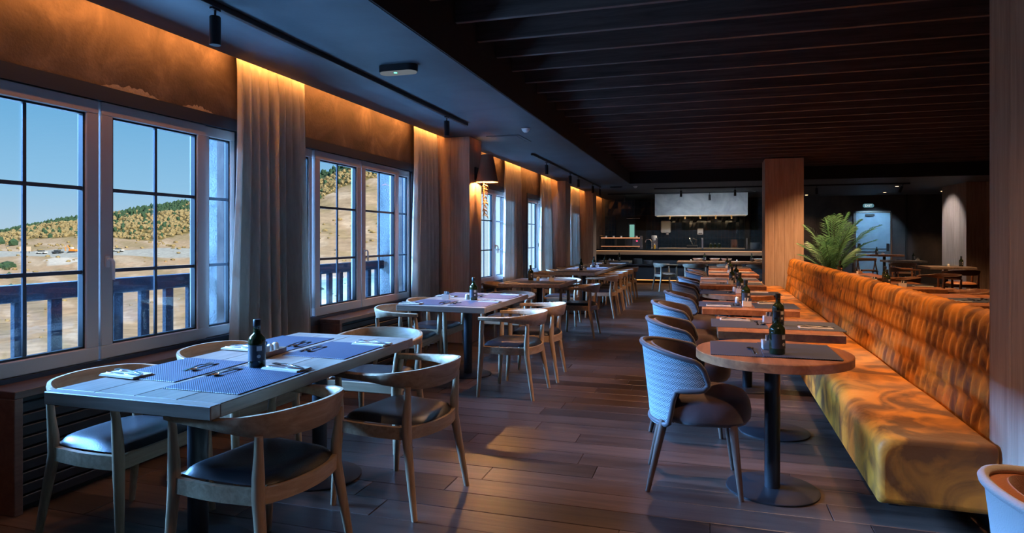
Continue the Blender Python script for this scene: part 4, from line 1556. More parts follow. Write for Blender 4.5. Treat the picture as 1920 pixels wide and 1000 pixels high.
G = {'mat': 'blue woven placemats', 'nap': 'folded napkins', 'fork': 'steel forks', 'knife': 'steel knives', 'spoon': 'steel spoons', 'bottle': 'olive oil bottles', 'shaker': 'porcelain shakers', 'holder': 'sugar holders', 'tray': 'condiment trays'}
def lay(where, mat_xy, nap=None, nap_rz=0.0, pair=None, pair_rz=PI / 2, cut=True, mrz=0.0, mat=True):
    """one place: mat, napkin with fork and knife, and a dessert fork and spoon above the mat"""
    zz = ZT
    if mat:
        p_mat.place('blue woven placemat at the ' + where, (mat_xy[0], mat_xy[1], zz + 0.0002), mrz, G['mat'])
    zm = zz + 0.0040
    if nap:
        p_nap.place('folded beige napkin at the ' + where, (nap[0], nap[1], zm), nap_rz, G['nap'])
        if cut:
            zc = zm + 0.0088
            c, s = math.cos(nap_rz), math.sin(nap_rz)
            def off(dx, dy): return (nap[0] + c * dx - s * dy, nap[1] + s * dx + c * dy, zc)
            p_fork.place('steel fork on the napkin at the ' + where, off(-0.015, 0.022), nap_rz + PI - 0.12, G['fork'])
            p_knife.place('steel knife on the napkin at the ' + where, off(0.01, -0.016), nap_rz + 0.06, G['knife'])
    if pair:
        c, s = math.cos(pair_rz), math.sin(pair_rz)
        p_fork.place('steel dessert fork on the mat at the ' + where, (pair[0] - s * 0.018, pair[1] + c * 0.018, zm), pair_rz, G['fork'])
        p_spoon.place('steel spoon on the mat at the ' + where, (pair[0] + s * 0.018, pair[1] - c * 0.018, zm), pair_rz + PI, G['spoon'])
# nearest window table
n1 = 'of the nearest window table'
lay('near window place ' + n1, (-2.335, 2.40), (-2.455, 2.215), -0.08, (-2.27, 2.45), PI / 2 + 0.05)
lay('near aisle place ' + n1, (-1.925, 2.30), (-1.862, 2.535), -0.10, (-2.085, 2.39), PI / 2 - 0.05)
lay('far window place ' + n1, (-2.345, 3.17), (-2.43, 2.925), -0.05, (-2.225, 3.14), PI / 2 + 0.05)
lay('far aisle place ' + n1, (-1.925, 3.06), (-1.83, 3.27), -0.06, (-2.055, 3.03), PI / 2 - 0.04)
def bottle(where, x, y, rz=0.0, z=ZT):
    p_bottle.place('dark green oil bottle standing on the ' + where, (x, y, z + 0.0005), rz, G['bottle'])
def shakers(where, x, y, z=ZT, d=(0.0, 0.042)):
    p_shaker.place('white salt shaker, nearer one, on the ' + where, (x, y, z + 0.0005), 0, G['shaker'])
    p_shaker.place('white pepper shaker, further one, on the ' + where, (x + d[0], y + d[1], z + 0.0005), 0, G['shaker'])
def holder(where, x, y, rz=0.2, z=ZT):
    p_holder.place('white sugar holder with paper packets on the ' + where, (x, y, z + 0.0005), rz, G['holder'])
bottle('nearest window table', -2.035, 2.545, 0.5, ZT + 0.004)
p_tray.place('wooden condiment tray behind the bottle on the nearest window table', (-2.19, 2.83, ZT + 0.0005), 0.12, G['tray'])
shakers('condiment tray of the nearest window table', -2.18, 2.83, ZT + 0.006, (-0.006, 0.05))
holder('condiment tray of the nearest window table', -2.19, 2.765, 0.15, ZT + 0.006)
# second window table
n2 = 'of the second window table'
lay('near window place ' + n2, (-2.50, 5.60), (-2.62, 5.40), 0.0, (-2.36, 5.58))
lay('near aisle place ' + n2, (-2.06, 5.60), (-1.98, 5.79), -0.05, (-2.24, 5.55))
lay('far window place ' + n2, (-2.50, 6.38), (-2.6, 6.2), 0.0, (-2.36, 6.35))
lay('far aisle place ' + n2, (-2.07, 6.36), (-2.0, 6.55), -0.05, (-2.25, 6.3))
bottle('second window table', -2.20, 5.93, 0.3)
shakers('second window table', -2.285, 5.97)
holder('second window table', -2.50, 5.94)
n3 = 'third window table'
lay('near window place of the ' + n3, (-2.45, 8.55), (-2.55, 8.36), 0, cut=False)
lay('near aisle place of the ' + n3, (-2.06, 8.55), (-1.98, 8.74), 0, cut=False)
bottle(n3, -2.44, 8.95, 0.2); shakers(n3, -2.32, 8.9); holder(n3, -2.12, 8.9)
ordn = ('first', 'second', 'third', 'fourth', 'fifth')
for i, yy in enumerate((11.5, 12.2, 12.95, 13.7, 14.5)):
    lay('%s window place of the long far table' % ordn[i], (-2.46, yy), (-2.52, yy + 0.2), 0, cut=False)
    lay('%s aisle place of the long far table' % ordn[i], (-2.10, yy), (-2.05, yy + 0.2), 0, cut=False)
for i, yy in enumerate((12.0, 13.45, 15.0)):
    w = '%s section of the long far table' % ('first', 'middle', 'last')[i]
    bottle(w, -2.28, yy); shakers(w, -2.30, yy - 0.2); holder(w, -2.2, yy - 0.06)
bottle('small table next to the bar', -2.25, 17.3); shakers('small table next to the bar', -2.4, 17.2); holder('small table next to the bar', -2.5, 17.3)
# bench row
def two(where, cx, cy, rz, nap=True, cut=True, pair=True, nl=None, nr=None, pl=None):
    a = 'chair-side place of the ' + where; b = 'bench-side place of the ' + where
    lay(a, (cx - 0.235, cy), nl, nl[2] if nl and len(nl) > 2 else 0.0, pl, PI / 2, cut, rz)
    lay(b, (cx + 0.235, cy), nr, 0.0, None, PI / 2, cut, rz)
lay('chair-side place of the nearest round table', (0.205, 3.735), cut=False)
ZT += 0.0038
lay('bench-side place of the nearest round table', (0.465, 3.735), cut=False)
ZT -= 0.0038
p_spoon.place('small steel spoon on the mat of the nearest round table', (0.235, 3.66, ZT + 0.0042), PI / 2 + 0.1, G['spoon'])
bottle('nearest round table', 0.352, 3.60, 0.4, ZT + 0.008)
holder('nearest round table', 0.325, 3.74, 0.1, ZT + 0.008)
r2 = 'second bench table'
two(r2, 0.452, 4.84, 0.0, nl=(0.20, 5.02), nr=(0.70, 4.72), pl=(0.36, 4.86))
bottle(r2, 0.475, 4.80, 0.2, ZT + 0.004); holder(r2, 0.425, 4.93, 0.1, ZT + 0.004)
r3 = 'third bench table'
two(r3, 0.352, 6.18, 0.0, nl=(0.10, 6.02), nr=(0.56, 6.36), pl=(0.25, 6.16))
bottle(r3, 0.345, 6.27, 0.2, ZT + 0.004); holder(r3, 0.34, 6.04, 0.1, ZT + 0.004); shakers(r3, 0.275, 6.36, ZT + 0.004)
r4 = 'further round table'
two(r4, 0.352, 7.55, 0.0, nl=None, nr=(0.55, 7.62), pl=(0.24, 7.56), cut=False)
bottle(r4, 0.36, 7.66, 0.1, ZT + 0.004); holder(r4, 0.345, 7.50, 0.1, ZT + 0.004); shakers(r4, 0.30, 7.68, ZT + 0.004)
r5 = 'long bench table'
lay('near chair-side place of the ' + r5, (0.12, 9.1), (0.02, 8.92), 0, (0.2, 9.1), cut=False)
lay('near bench-side place of the ' + r5, (0.52, 9.1), (0.6, 9.28), 0, cut=False)
lay('far chair-side place of the ' + r5, (0.12, 10.05), (0.02, 9.87), 0, cut=False)
lay('far bench-side place of the ' + r5, (0.52, 10.05), (0.6, 10.22), 0, cut=False)
bottle('near half of the ' + r5, 0.33, 9.2); bottle('far half of the ' + r5, 0.42, 10.1)
holder('near half of the ' + r5, 0.30, 9.02); holder('far half of the ' + r5, 0.36, 9.9)
for (k, cx, cy, w) in (('R6', 0.43, 11.95, 'brown table near the far pillar'), ('R7', 0.44, 13.9, 'last brown table of the bench row')):
    lay('chair-side place of the ' + w, (cx - 0.2, cy), (cx - 0.25, cy + 0.2), 0, cut=False)
    lay('bench-side place of the ' + w, (cx + 0.2, cy), (cx + 0.2, cy + 0.2), 0, cut=False)
    bottle(w, cx - 0.03, cy + 0.1); holder(w, cx - 0.04, cy - 0.1)
w = 'dark table before the bar'
bottle('left half of the ' + w, -0.05, 17.65); bottle('right half of the ' + w, 1.12, 17.7)
shakers('left half of the ' + w, -0.4, 17.6); shakers('right half of the ' + w, 0.75, 17.6)
p_bowl = Proto(make_one('bowl', 'bowl', MB().lathe([(0.05, 0), (0.10, 0.02), (0.14, 0.075), (0.135, 0.075), (0.095, 0.025), (0.02, 0.012)], 20), 'porcelain', 50))
for i, xx in enumerate((-0.22, 0.2, 0.5, 1.3)):
    p_bowl.place('white bowl on the dark table before the bar, %s from the left' % ordn[i], (xx, 17.78, ZT + 0.0005), 0, 'bowls on the crosswise table')
# behind the bench
w = 'table behind the bench'
lay('left place of the ' + w, (2.35, 7.3), (2.3, 7.1), 0, (2.5, 7.3)); lay('right place of the ' + w, (2.72, 7.35), None, 0, (2.62, 7.4), 1.2)
w = 'dark two-bottle table'
bottle('near end of the ' + w, 2.14, 8.95); bottle('far end of the ' + w, 2.36, 9.95); holder('near end of the ' + w, 2.35, 9.1); holder('far end of the ' + w, 2.2, 9.9)
lay('left place of the ' + w, (2.2, 9.45), None); lay('right place of the ' + w, (2.55, 9.4), (2.6, 9.2), 0)
w = 'brown table in front of the palm'
bottle(w, 2.2, 12.2); holder(w, 2.5, 12.2, 0.3); lay('near place of the ' + w, (2.3, 11.5), (2.3, 11.75), 0, cut=False)
w = 'pale table beside the broad pillar'
bottle(w, 5.25, 16.02); shakers(w, 4.98, 15.9); lay('right place of the ' + w, (5.15, 16.2), (5.2, 16.3), 0, cut=False)
w = 'pale table under the dark wall'
bottle(w, 5.45, 20.1); holder(w, 5.5, 19.9); lay('left place of the ' + w, (4.95, 20.0), (4.95, 20.2), 0, cut=False)
w = 'tall table beside the steel door'
bottle(w, 4.8, 21.2, 0, 0.88); holder(w, 4.95, 21.15, 0.1, 0.88)

# ---- chairs of the right-hand room
brown_chair = Proto(make_armchair('orange_leather', 'brown_wood', 'brown_wood', 'brown_armchair'))
for i, (lab, x, y, rz) in enumerate((
        ('brown armchair before the pale table under the dark wall', 4.95, 19.15, FYp),
        ('brown armchair on the left of the pale table beside the pillar', 4.2, 16.05, FXp),
        ('brown armchair in front of the pale table beside the pillar', 4.95, 15.1, FYp),
        ('brown armchair right of the pale table, nearest the broad pillar', 5.75, 15.3, FXm - D(20)),
        ('brown armchair at the dark table with two bottles, facing left', 3.05, 9.3, FXm),
        ('brown armchair behind the table in front of the palm', 3.05, 12.0, FXm),
        ('brown armchair in the middle of the right-hand room', 4.0, 13.2, FXm + D(30)),
        ('brown armchair close to the right edge behind the bench', 3.3, 7.4, FXm))):
    brown_chair.place(lab, (x, y, 0), rz, 'brown armchairs in the right-hand room')
# folding-leg chair before the steel door
r = thing('cross_leg_chair', 'brown chair with tan leather crest and slanted legs before the blue door', 'chair', (4.35, 20.35, 0), D(15))
for sx in (-1, 1):
    for (ya, yb) in ((-0.26, 0.02), (0.26, -0.02)):
        MB().tube([(sx * 0.24, ya, 0), (sx * 0.24, yb, 0.72)], [0.018, 0.02], 8).build('leg', 'brown_wood', r, 50)
    MB().bbox(sx * 0.24 - 0.012, sx * 0.24 + 0.012, -0.17, 0.17, 0.40, 0.43, 0.003).build('side_rail', 'brown_wood', r)
MB().bbox(-0.23, 0.23, -0.19, 0.2, 0.432, 0.465, 0.012).build('seat', 'orange_leather', r)
MB().bbox(-0.27, 0.27, -0.05, 0.06, 0.72, 0.80, 0.02).build('crest', 'orange_leather', r)

# ================================================================== BAR
YBAR = 19.75
bar = thing('bar_counter', 'long dark bar counter with a glowing band under its top', 'bar counter')
MB().box(-3.3, 2.2, YBAR + 0.12, YBAR + 0.75, 0.12, 0.93).build('body', 'bar_front', bar)
MB().box(-3.3, 2.2, YBAR + 0.20, YBAR + 0.75, 0.0, 0.12).build('plinth', 'black_paint', bar)
MB().bbox(-3.3, 2.2, YBAR - 0.24, YBAR + 0.12, 0.54, 0.57, 0.003).build('front_shelf', 'bar_front', bar)
MB().box(-3.3, 2.2, YBAR - 0.16, YBAR + 0.12, 0.12, 0.54).build('lower_front', 'bar_front', bar)
MB().bbox(-3.32, 2.22, YBAR - 0.2, YBAR + 0.85, 0.985, 1.035, 0.004).build('worktop', 'granite', bar)
MB().box(-3.3, 2.2, YBAR - 0.14, YBAR + 0.12, 0.86, 0.975).build('fascia', 'tray_wood', bar)
MB().box(-3.3, 2.2, YBAR - 0.17, YBAR - 0.155, 0.972, 0.984).build('light_strip', 'led_warm', bar)
MB().box(-3.3, 2.2, YBAR + 0.16, YBAR + 0.17, 0.075, 0.095).build('toe_light', 'toe_led', bar)
p_plates = None
def plate_stack(label, x, y, z, n, R=0.13):
    r = thing('plate_stack', label, 'plate stack', (x, y, z), 0, 'stacked plates on the bar')
    me = MB().lathe([(R * 0.6, 0), (R, 0.014), (R, 0.018), (R * 0.6, 0.006)], 20).mesh('plate', 'plate_grey', 50)
    for k in range(n):
        o = link('plate', me, r); o.location = (0, 0, 0.001 + k * 0.012)
for i, (x, n) in enumerate(((-2.55, 4), (-2.28, 5), (-2.0, 14), (-1.68, 9))):
    plate_stack('stack of grey plates on the shelf of the bar, %s from the left' % ordn[i], x, YBAR - 0.10, 0.571, n)
for i, (x, n) in enumerate(((1.36, 16), (1.66, 12))):
    plate_stack('stack of grey plates on the bar worktop, %s of the pair beside the pillar' % ('left', 'right')[i], x, YBAR + 0.3, 1.036, n, 0.14)
# heated food display on the left of the bar
fd = thing('food_display', 'steel framed food display with glowing shelves on the left end of the bar', 'food display', (-2.55, YBAR + 0.3, 1.036))
for sx in (-0.62, 0.62):
    for sy in (-0.16, 0.16):
        MB().bbox(sx - 0.03, sx + 0.03, sy - 0.012, sy + 0.012, 0, 0.40, 0.003).build('upright', 'steel', fd)
MB().box(-0.62, 0.62, -0.17, 0.17, 0.06, 0.085).build('lower_shelf', 'copper', fd)
MB().box(-0.6, 0.6, -0.18, -0.172, 0.068, 0.078).build('shelf_light', 'bar_led', fd)
MB().box(-0.62, 0.62, -0.17, 0.17, 0.31, 0.325).build('upper_shelf', 'copper', fd)
MB().box(-0.6, 0.6, -0.18, -0.172, 0.325, 0.345).build('shelf_light', 'bar_led', fd)
MB().box(-0.59, 0.59, 0.166, 0.172, 0.085, 0.31).build('back_pane', 'clear_glass', fd)
MB().box(0.36, 0.60, -0.12, 0.14, 0.086, 0.29).build('control_box', 'steel', fd)
MB().lathe([(0.018, 0), (0.018, 0.006)], 10, (0.5, 0, 0)).build('indicator', 'red_led', fd).matrix_local = Matrix.Translation((0.0, -0.121, 0.24)) @ Matrix.Rotation(PI / 2, 4, 'X')
for i in range(5):
    o = MB().lathe([(0.06, 0), (0.085, 0.02), (0.10, 0.055), (0.095, 0.055), (0.06, 0.01)], 14).build('food_tray', 'steel', fd, 50)
    o.location = (-0.48 + i * 0.24, -0.05, 0.0005)
p_cup = Proto(make_one('cup', 'cup', MB().lathe([(0.022, 0), (0.034, 0.03), (0.036, 0.07), (0.033, 0.07), (0.03, 0.03), (0.01, 0.006)], 14), 'porcelain', 50))
for i, x in enumerate((-3.02, -2.78, -2.55, -2.08)):
    p_cup.place('small cup on top of the food display, %s from the left' % ordn[i], (x, YBAR + 0.3, 1.3615), 0, 'cups on the food display')
# sneeze guard
sg = thing('glass_guard', 'clear glass guard with steel posts along the middle of the bar', 'glass guard', (0, YBAR + 0.1, 1.036))
for x in (-1.45, -0.12, 1.12):
    MB().bbox(x - 0.025, x + 0.025, -0.02, 0.02, 0, 0.33, 0.004).build('post', 'steel', sg)
MB().box(-1.42, -0.15, -0.004, 0.004, 0.02, 0.29).build('pane', 'clear_glass', sg)
MB().box(-0.09, 1.09, -0.004, 0.004, 0.02, 0.29).build('pane', 'clear_glass', sg)
MB().bbox(-1.4, 1.08, 0.08, 0.5, 0.001, 0.035, 0.004).build('cutting_board', 'tray_wood', sg)
o = thing('swan_tap', 'chrome swan neck tap on the bar worktop', 'tap', (-1.62, YBAR + 0.35, 1.036))
MB().tube([(0, 0, 0), (0, 0, 0.2), (-0.03, 0, 0.27), (-0.1, 0, 0.30), (-0.17, 0, 0.27), (-0.19, 0, 0.2)], 0.014, 8).build('spout', 'steel', o, 50)
MB().lathe([(0.03, 0), (0.03, 0.03), (0.02, 0.04)], 12).build('collar', 'steel', o, 40)
o = thing('coffee_grinder', 'steel coffee grinder standing on the bar by the tap', 'grinder', (-1.56, YBAR + 0.55, 1.036))
MB().bbox(-0.07, 0.07, -0.09, 0.09, 0.0, 0.26, 0.015).build('body', 'steel', o)
MB().lathe([(0.04, 0.26), (0.085, 0.33), (0.085, 0.40), (0.06, 0.41)], 14).build('hopper', 'white_plastic', o, 40)
o = thing('soap_bottle', 'yellow squeeze bottle on the bar beside the grinder', 'bottle', (-1.52, YBAR + 0.18, 1.036))
MB().lathe([(0.025, 0), (0.028, 0.01), (0.028, 0.10), (0.015, 0.13)], 12).build('body', 'yellow_soap', o, 50)
MB().lathe([(0.012, 0.13), (0.010, 0.17)], 10).build('nozzle', 'white_plastic', o, 40)
o = thing('meat_slicer', 'dark slicing machine on the bar behind the glass guard', 'slicer', (-0.42, YBAR + 0.34, 1.0715))
MB().bbox(-0.16, 0.16, -0.10, 0.10, 0, 0.08, 0.01).build('base', 'black_metal', o)
mm = MB().lathe([(0.12, -0.012), (0.125, 0), (0.12, 0.012)], 24).build('blade', 'steel', o, 50)
mm.matrix_local = Matrix.Translation((-0.03, 0, 0.20)) @ Matrix.Rotation(D(65), 4, 'Y')
MB().tube([(0.08, 0, 0.07), (0.12, 0, 0.24), (0.02, -0.02, 0.28)], [0.03, 0.025, 0.02], 8).build('arm', 'black_metal', o, 50)
for i, x in enumerate((0.12, 0.24, 0.36)):
    o = thing('sauce_jar', 'dark glass jar on the bar behind the right pane, %s of three' % ('left', 'middle', 'right')[i], 'jar', (x, YBAR + 0.30 + 0.04 * (i % 2), 1.0715), 0, 'jars behind the glass guard')
    MB().lathe([(0.04, 0), (0.045, 0.01), (0.045, 0.10), (0.03, 0.12)], 14).build('body', 'bottle_glass', o, 50)
    MB().lathe([(0.033, 0.12), (0.033, 0.145)], 12).build('lid', 'steel', o, 40)
# hood over the bar
hd = thing('extractor_hood', 'large grey metal hood hanging from the ceiling above the bar', 'extractor hood')
HX0, HX1, HY0, HY1, HZ0 = -1.48, 1.13, 19.55, 20.75, 2.03
m = MB()
for q in (((HX0, HY0), (HX1, HY0)), ((HX1, HY0), (HX1, HY1)), ((HX1, HY1), (HX0, HY1)), ((HX0, HY1), (HX0, HY0))):
    pass
m.box(HX0, HX1, HY0, HY0 + 0.02, HZ0, SOF - 0.001); m.box(HX0, HX1, HY1 - 0.02, HY1, HZ0, SOF - 0.001)
m.box(HX0, HX0 + 0.02, HY0 + 0.02, HY1 - 0.02, HZ0, SOF - 0.001); m.box(HX1 - 0.02, HX1, HY0 + 0.02, HY1 - 0.02, HZ0, SOF - 0.001)
m.build('shell', 'hood_metal', hd)
MB().box(HX0 + 0.02, HX1 - 0.02, HY0 + 0.02, HY1 - 0.02, HZ0 + 0.06, HZ0 + 0.08).build('liner', 'steel', hd)
MB().box(HX0 + 0.05, HX1 - 0.05, HY0 + 0.025, HY0 + 0.045, HZ0 - 0.004, HZ0 + 0.006).build('edge_light', 'hood_led', hd)
for i in range(5):
    x = HX0 + 0.42 + i * 0.44
    MB().lathe([(0.022, -0.09), (0.022, 0.06)], 12, (x, HY0 + 0.25, HZ0)).build('spot_tube', 'brass', hd, 40)
    MB().lathe([(0.018, -0.0935), (0.018, -0.0905)], 12, (x, HY0 + 0.25, HZ0)).build('spot_lens', 'hood_led', hd, 40)
hl = bpy.data.lights.new('hood_light', 'AREA'); hl.shape = 'RECTANGLE'; hl.size = 2.3; hl.size_y = 0.3; hl.energy = 14; hl.color = (1, 0.75, 0.45)
ho_ = bpy.data.objects.new('hood_light', hl); COL.objects.link(ho_); ho_.location = (-0.17, HY0 + 0.6, HZ0 + 0.05); ho_.parent = hd
# on the wall behind the bar
o = thing('soap_dispenser', 'white wall dispenser on the dark wall behind the bar', 'dispenser', (-1.3, YB - 0.04, 1.48))
MB().bbox(-0.16, 0.16, -0.2, 0, 0.06, 0.46, 0.03).build('case', 'white_plastic', o)
MB().lathe([(0.04, 0), (0.05, 0.06)], 12, (0.05, -0.1, 0)).build('nozzle', 'white_plastic', o, 40)
o = thing('paper_dispenser', 'small white square box on the tiled wall behind the bar', 'dispenser', (-0.2, YB - 0.04, 1.48))
MB().bbox(-0.09, 0.09, -0.1, 0, 0, 0.2, 0.01).build('case', 'white_plastic', o)
MB().box(-0.06, 0.06, -0.104, -0.1, 0.03, 0.06).build('slot', 'gasket', o)
dk = struct('door_1')
MB().box(-2.95, -1.95, YB - 0.07, YB - 0.03, 0, 2.1).build('leaf', 'black_paint', dk)
MB().box(-2.54, -2.30, YB - 0.078, YB - 0.071, 1.36, 1.86).build('window_frame', 'muntin', dk)
MB().box(-2.50, -2.34, YB - 0.084, YB - 0.0785, 1.40, 1.82).build('lit_pane', 'hatch_light', dk)
MB().box(-2.6, -2.15, YB - 0.12, YB - 0.075, 2.02, 2.04).build('closer', 'steel', dk)

# ---- blue steel fire door
dd = struct('door_2')
DX0, DX1 = 4.40, 5.34
m = MB()
m.bbox(DX0 - 0.07, DX0, YB - 0.06, YB - 0.001, 0, 2.2, 0.004); m.bbox(DX1, DX1 + 0.05, YB - 0.06, YB - 0.001, 0, 2.2, 0.004); m.bbox(DX0 - 0.07, DX1 + 0.05, YB - 0.06, YB - 0.001, 2.14, 2.2, 0.004)
m.build('frame', 'steel', dd)
MB().bbox(DX0 + 0.005, DX1 - 0.005, YB - 0.055, YB - 0.005, 0.004, 2.135, 0.003).build('leaf', 'door_blue', dd)
bar_p = MB().tube([(DX0 + 0.08, YB - 0.13, 1.03), (DX1 - 0.08, YB - 0.13, 1.03)], 0.017, 8).build('push_bar', 'black_metal', dd, 50)
for x in (DX0 + 0.08, DX1 - 0.08):
    MB().bbox(x - 0.035, x + 0.035, YB - 0.15, YB - 0.056, 0.97, 1.2, 0.01).build('latch_case', 'black_metal', dd)
MB().bbox(DX0 + 0.25, DX0 + 0.5, YB - 0.12, YB - 0.056, 2.04, 2.10, 0.006).build('closer', 'black_metal', dd)
sg2 = thing('exit_sign', 'small oval lit exit sign above the blue steel door', 'exit sign', (4.745, YB - 0.002, 2.36))
m = MB(); rows = []
poly = [(0.10 + 0.075 * math.cos(math.radians(a)), 0.075 * math.sin(math.radians(a))) for a in range(-90, 91, 20)] + [(-0.10 + 0.075 * math.cos(math.radians(a)), 0.075 * math.sin(math.radians(a))) for a in range(90, 271, 20)]
m.prism(poly, 0, 0.04)
o = m.build('case', 'black_metal', sg2); o.matrix_local = Matrix.Rotation(PI / 2, 4, 'X')
m = MB(); m.prism([(x * 0.88, y * 0.82) for x, y in poly], 0.0402, 0.043)
o = m.build('lit_face', 'exit_glow', sg2); o.matrix_local = Matrix.Rotation(PI / 2, 4, 'X')
t_ = text_mesh('lettering', 'EXIT', 0.095, 'exit_text', sg2); t_.matrix_local = Matrix.Translation((0, -0.0455, -0.003)) @ Matrix.Rotation(PI / 2, 4, 'X')
MB().box(5.75, 5.8, YB - 0.06, YB - 0.001, 0, SOF).build('trim_1', 'black_paint')['kind'] = 'structure'

# ---- palm behind the bench
def palm():
    r = thing('potted_palm', 'green indoor palm with arching fronds behind the end of the bench', 'palm', (2.27, 13.32, 0))
    MB().lathe([(0.20, 0), (0.23, 0.05), (0.27, 0.48), (0.28, 0.50), (0.25, 0.50), (0.24, 0.46), (0.02, 0.46)], 24).build('pot', 'pot_clay', r, 50)
    rp = random.Random(6)
    fr = []
    for k in range(16):
        az = 2 * PI * k / 16 * 1.0 + rp.uniform(-0.25, 0.25)
        fr.append((az, rp.uniform(0.75, 1.75), rp.uniform(0.25, 0.72)))
    fr += [(0.1, 1.45, 0.8), (PI * 1.06, 1.0, 0.6), (PI * 1.08, 1.45, 0.5), (-0.4, 1.1, 0.7), (PI * 1.1, 0.75, 0.6), (-1.2, 0.9, 0.7), (-2.0, 1.2, 0.6), (1.5, 1.65, 0.15)]
    for (az, hgt, reach) in fr:
        am = az % (2 * PI)
        if 1.3 < am < 3.1: reach = min(reach, 0.12)
        pts = []
        for i in range(11):
            t = i / 10
            rad = reach * (t ** 1.5)
            z = 0.46 + hgt * (t - 0.22 * t ** 3)
            pts.append(Vector((rad * math.cos(az), rad * math.sin(az), z)))
        sm = MB().tube(pts, [0.009 * (1 - 0.8 * i / 10) + 0.001 for i in range(11)], 5)
        st = sm.build('frond', 'palm_green', r, 60)
        lf = MB()
        side = Vector((-math.sin(az), math.cos(az), 0))
        for i in range(20):
            t = 0.28 + 0.72 * i / 19
            f = t * 10; a = int(min(f, 9)); u = f - a
            p = pts[a].lerp(pts[a + 1], u)
            d = (pts[a + 1] - pts[a]).normalized()
            L = 0.26 * math.sin(PI * (0.16 + 0.78 * (t - 0.30) / 0.7)) + 0.05
            for s in (-1, 1):
                dirv = (side * s * 0.8 + d * 0.75 + Vector((0, 0, 0.05 + rp.uniform(-0.1, 0.12)))).normalized()
                w = dirv.cross(Vector((0.25, -0.8, 0.5))).normalized() * 0.0075
                q = dirv * L
                dn = Vector((0, 0, -0.05 * L * 3))
                b = len(lf.v)
                lf.v += [tuple(p - w * 0.4), tuple(p + w * 0.4), tuple(p + q * 0.5 + w + Vector((0, 0, 0.004))), tuple(p + q * 0.5 - w + Vector((0, 0, 0.004))), tuple(p + q + dn)]
                lf.f += [(b, b + 1, b + 2, b + 3), (b + 3, b + 2, b + 4)]
        lo2 = lf.build('leaflets', 'palm_green', st); lo2['kind'] = 'stuff'
palm()

# ---- sconce with a hanging dried frond
sc = thing('wall_sconce', 'fabric shade wall lamp with a dried palm frond on the wood pillar', 'lamp', (-2.93, 7.985, 2.1))
MB().bbox(0, 0.02, -0.06, 0.06, 0.02, 0.20, 0.004).build('back_plate', 'black_metal', sc)
MB().tube([(0.02, 0, 0.10), (0.16, 0, 0.10)], 0.008, 8).build('arm', 'brass', sc, 40)
m = MB()
prof = [(0.148, 0.0), (0.078, 0.36)]
m.lathe(prof, 32, (0.158, 0, 0), caps=False)
m.lathe([(0.145, 0.0), (0.075, 0.36)], 32, (0.158, 0, 0), caps=False)
shd = m.build('shade', 'shade_fabric', sc, 60)
MB().lathe([(0.012, 0.08), (0.03, 0.13), (0.035, 0.16), (0.02, 0.19), (0.004, 0.20)], 14, (0.158, 0, 0)).build('bulb', 'bulb', sc, 60)
fr = MB().tube([(0.10, 0, 0.02), (0.11, -0.01, -0.15), (0.115, -0.01, -0.32), (0.11, 0.0, -0.46)], [0.006, 0.006, 0.005, 0.003], 6).build('dried_frond', 'dry_frond', sc, 60)
rf = random.Random(9)
for i in range(18):
    z = 0.0 - i * 0.025
    for s in (-1, 1):
        L = 0.10 * (1 - 0.55 * i / 18) + 0.02
        a = Vector((0.11, 0, z)); e = a + Vector((0.02 + rf.uniform(-0.02, 0.03), s * L, -0.06 + rf.uniform(-0.02, 0.03)))
        mid = a.lerp(e, 0.5) + Vector((0.015, 0, 0.012))
        MB().tube([a, mid, e], [0.004, 0.007, 0.001], 4).build('leaflet', 'dry_frond', fr)

# ================================================================== CEILING FIXTURES AND LAMPS
WARM = (1.0, 0.60, 0.30)
def spot_light(name, loc, energy, angle=70, blend=0.6, parent=None, color=WARM, d=(0, 0, -1), size=0.03):
    l = bpy.data.lights.new(name, 'SPOT')
    l.energy = energy; l.color = color; l.spot_size = math.radians(angle); l.spot_blend = blend; l.shadow_soft_size = size
    o = bpy.data.objects.new(name, l); COL.objects.link(o)
    o.location = loc; aim(o, d)
    if parent: o.parent = parent
    return o
def track(label, p0, p1):
    r = thing('lighting_track', label, 'lighting track', (0, 0, 0), 0, 'black ceiling tracks')
    if p0[0] == p1[0]:
        MB().bbox(p0[0] - 0.018, p0[0] + 0.018, p0[1], p1[1], SOF - 0.035, SOF - 0.0005, 0.003).build('rail', 'black_metal', r)
    else:
        MB().bbox(p0[0], p1[0], p0[1] - 0.018, p0[1] + 0.018, SOF - 0.035, SOF - 0.0005, 0.003).build('rail', 'black_metal', r)
    return r
track('black lighting track on the soffit above the nearest window tables', (-2.62, 0.6), (-2.62, 6.84))
track('black lighting track on the soffit above the long far table', (-2.585, 9.56), (-2.585, 16.2))
track('nearer black track on the ceiling crossing before the bar', (-1.32, 17.2), (4.6, 17.2))
track('further black track on the ceiling crossing before the hood', (-2.8, 18.95), (1.3, 18.95))
p_spot = thing('track_spotlight', 'spot', 'spotlight')
MB().bbox(-0.014, 0.014, -0.03, 0.03, -0.012, 0.0, 0.002).build('adapter', 'black_metal', p_spot)
MB().tube([(0, 0, -0.012), (0, 0, -0.045)], 0.006, 8).build('stem', 'black_metal', p_spot, 40)
MB().lathe([(0.026, -0.045), (0.030, -0.05), (0.030, -0.205), (0.024, -0.205)], 18).build('tube_body', 'black_metal', p_spot, 40)
MB().lathe([(0.0235, -0.2045), (0.0235, -0.2015)], 16).build('lens', 'lamp_tip', p_spot, 40)
p_spot = Proto(p_spot)
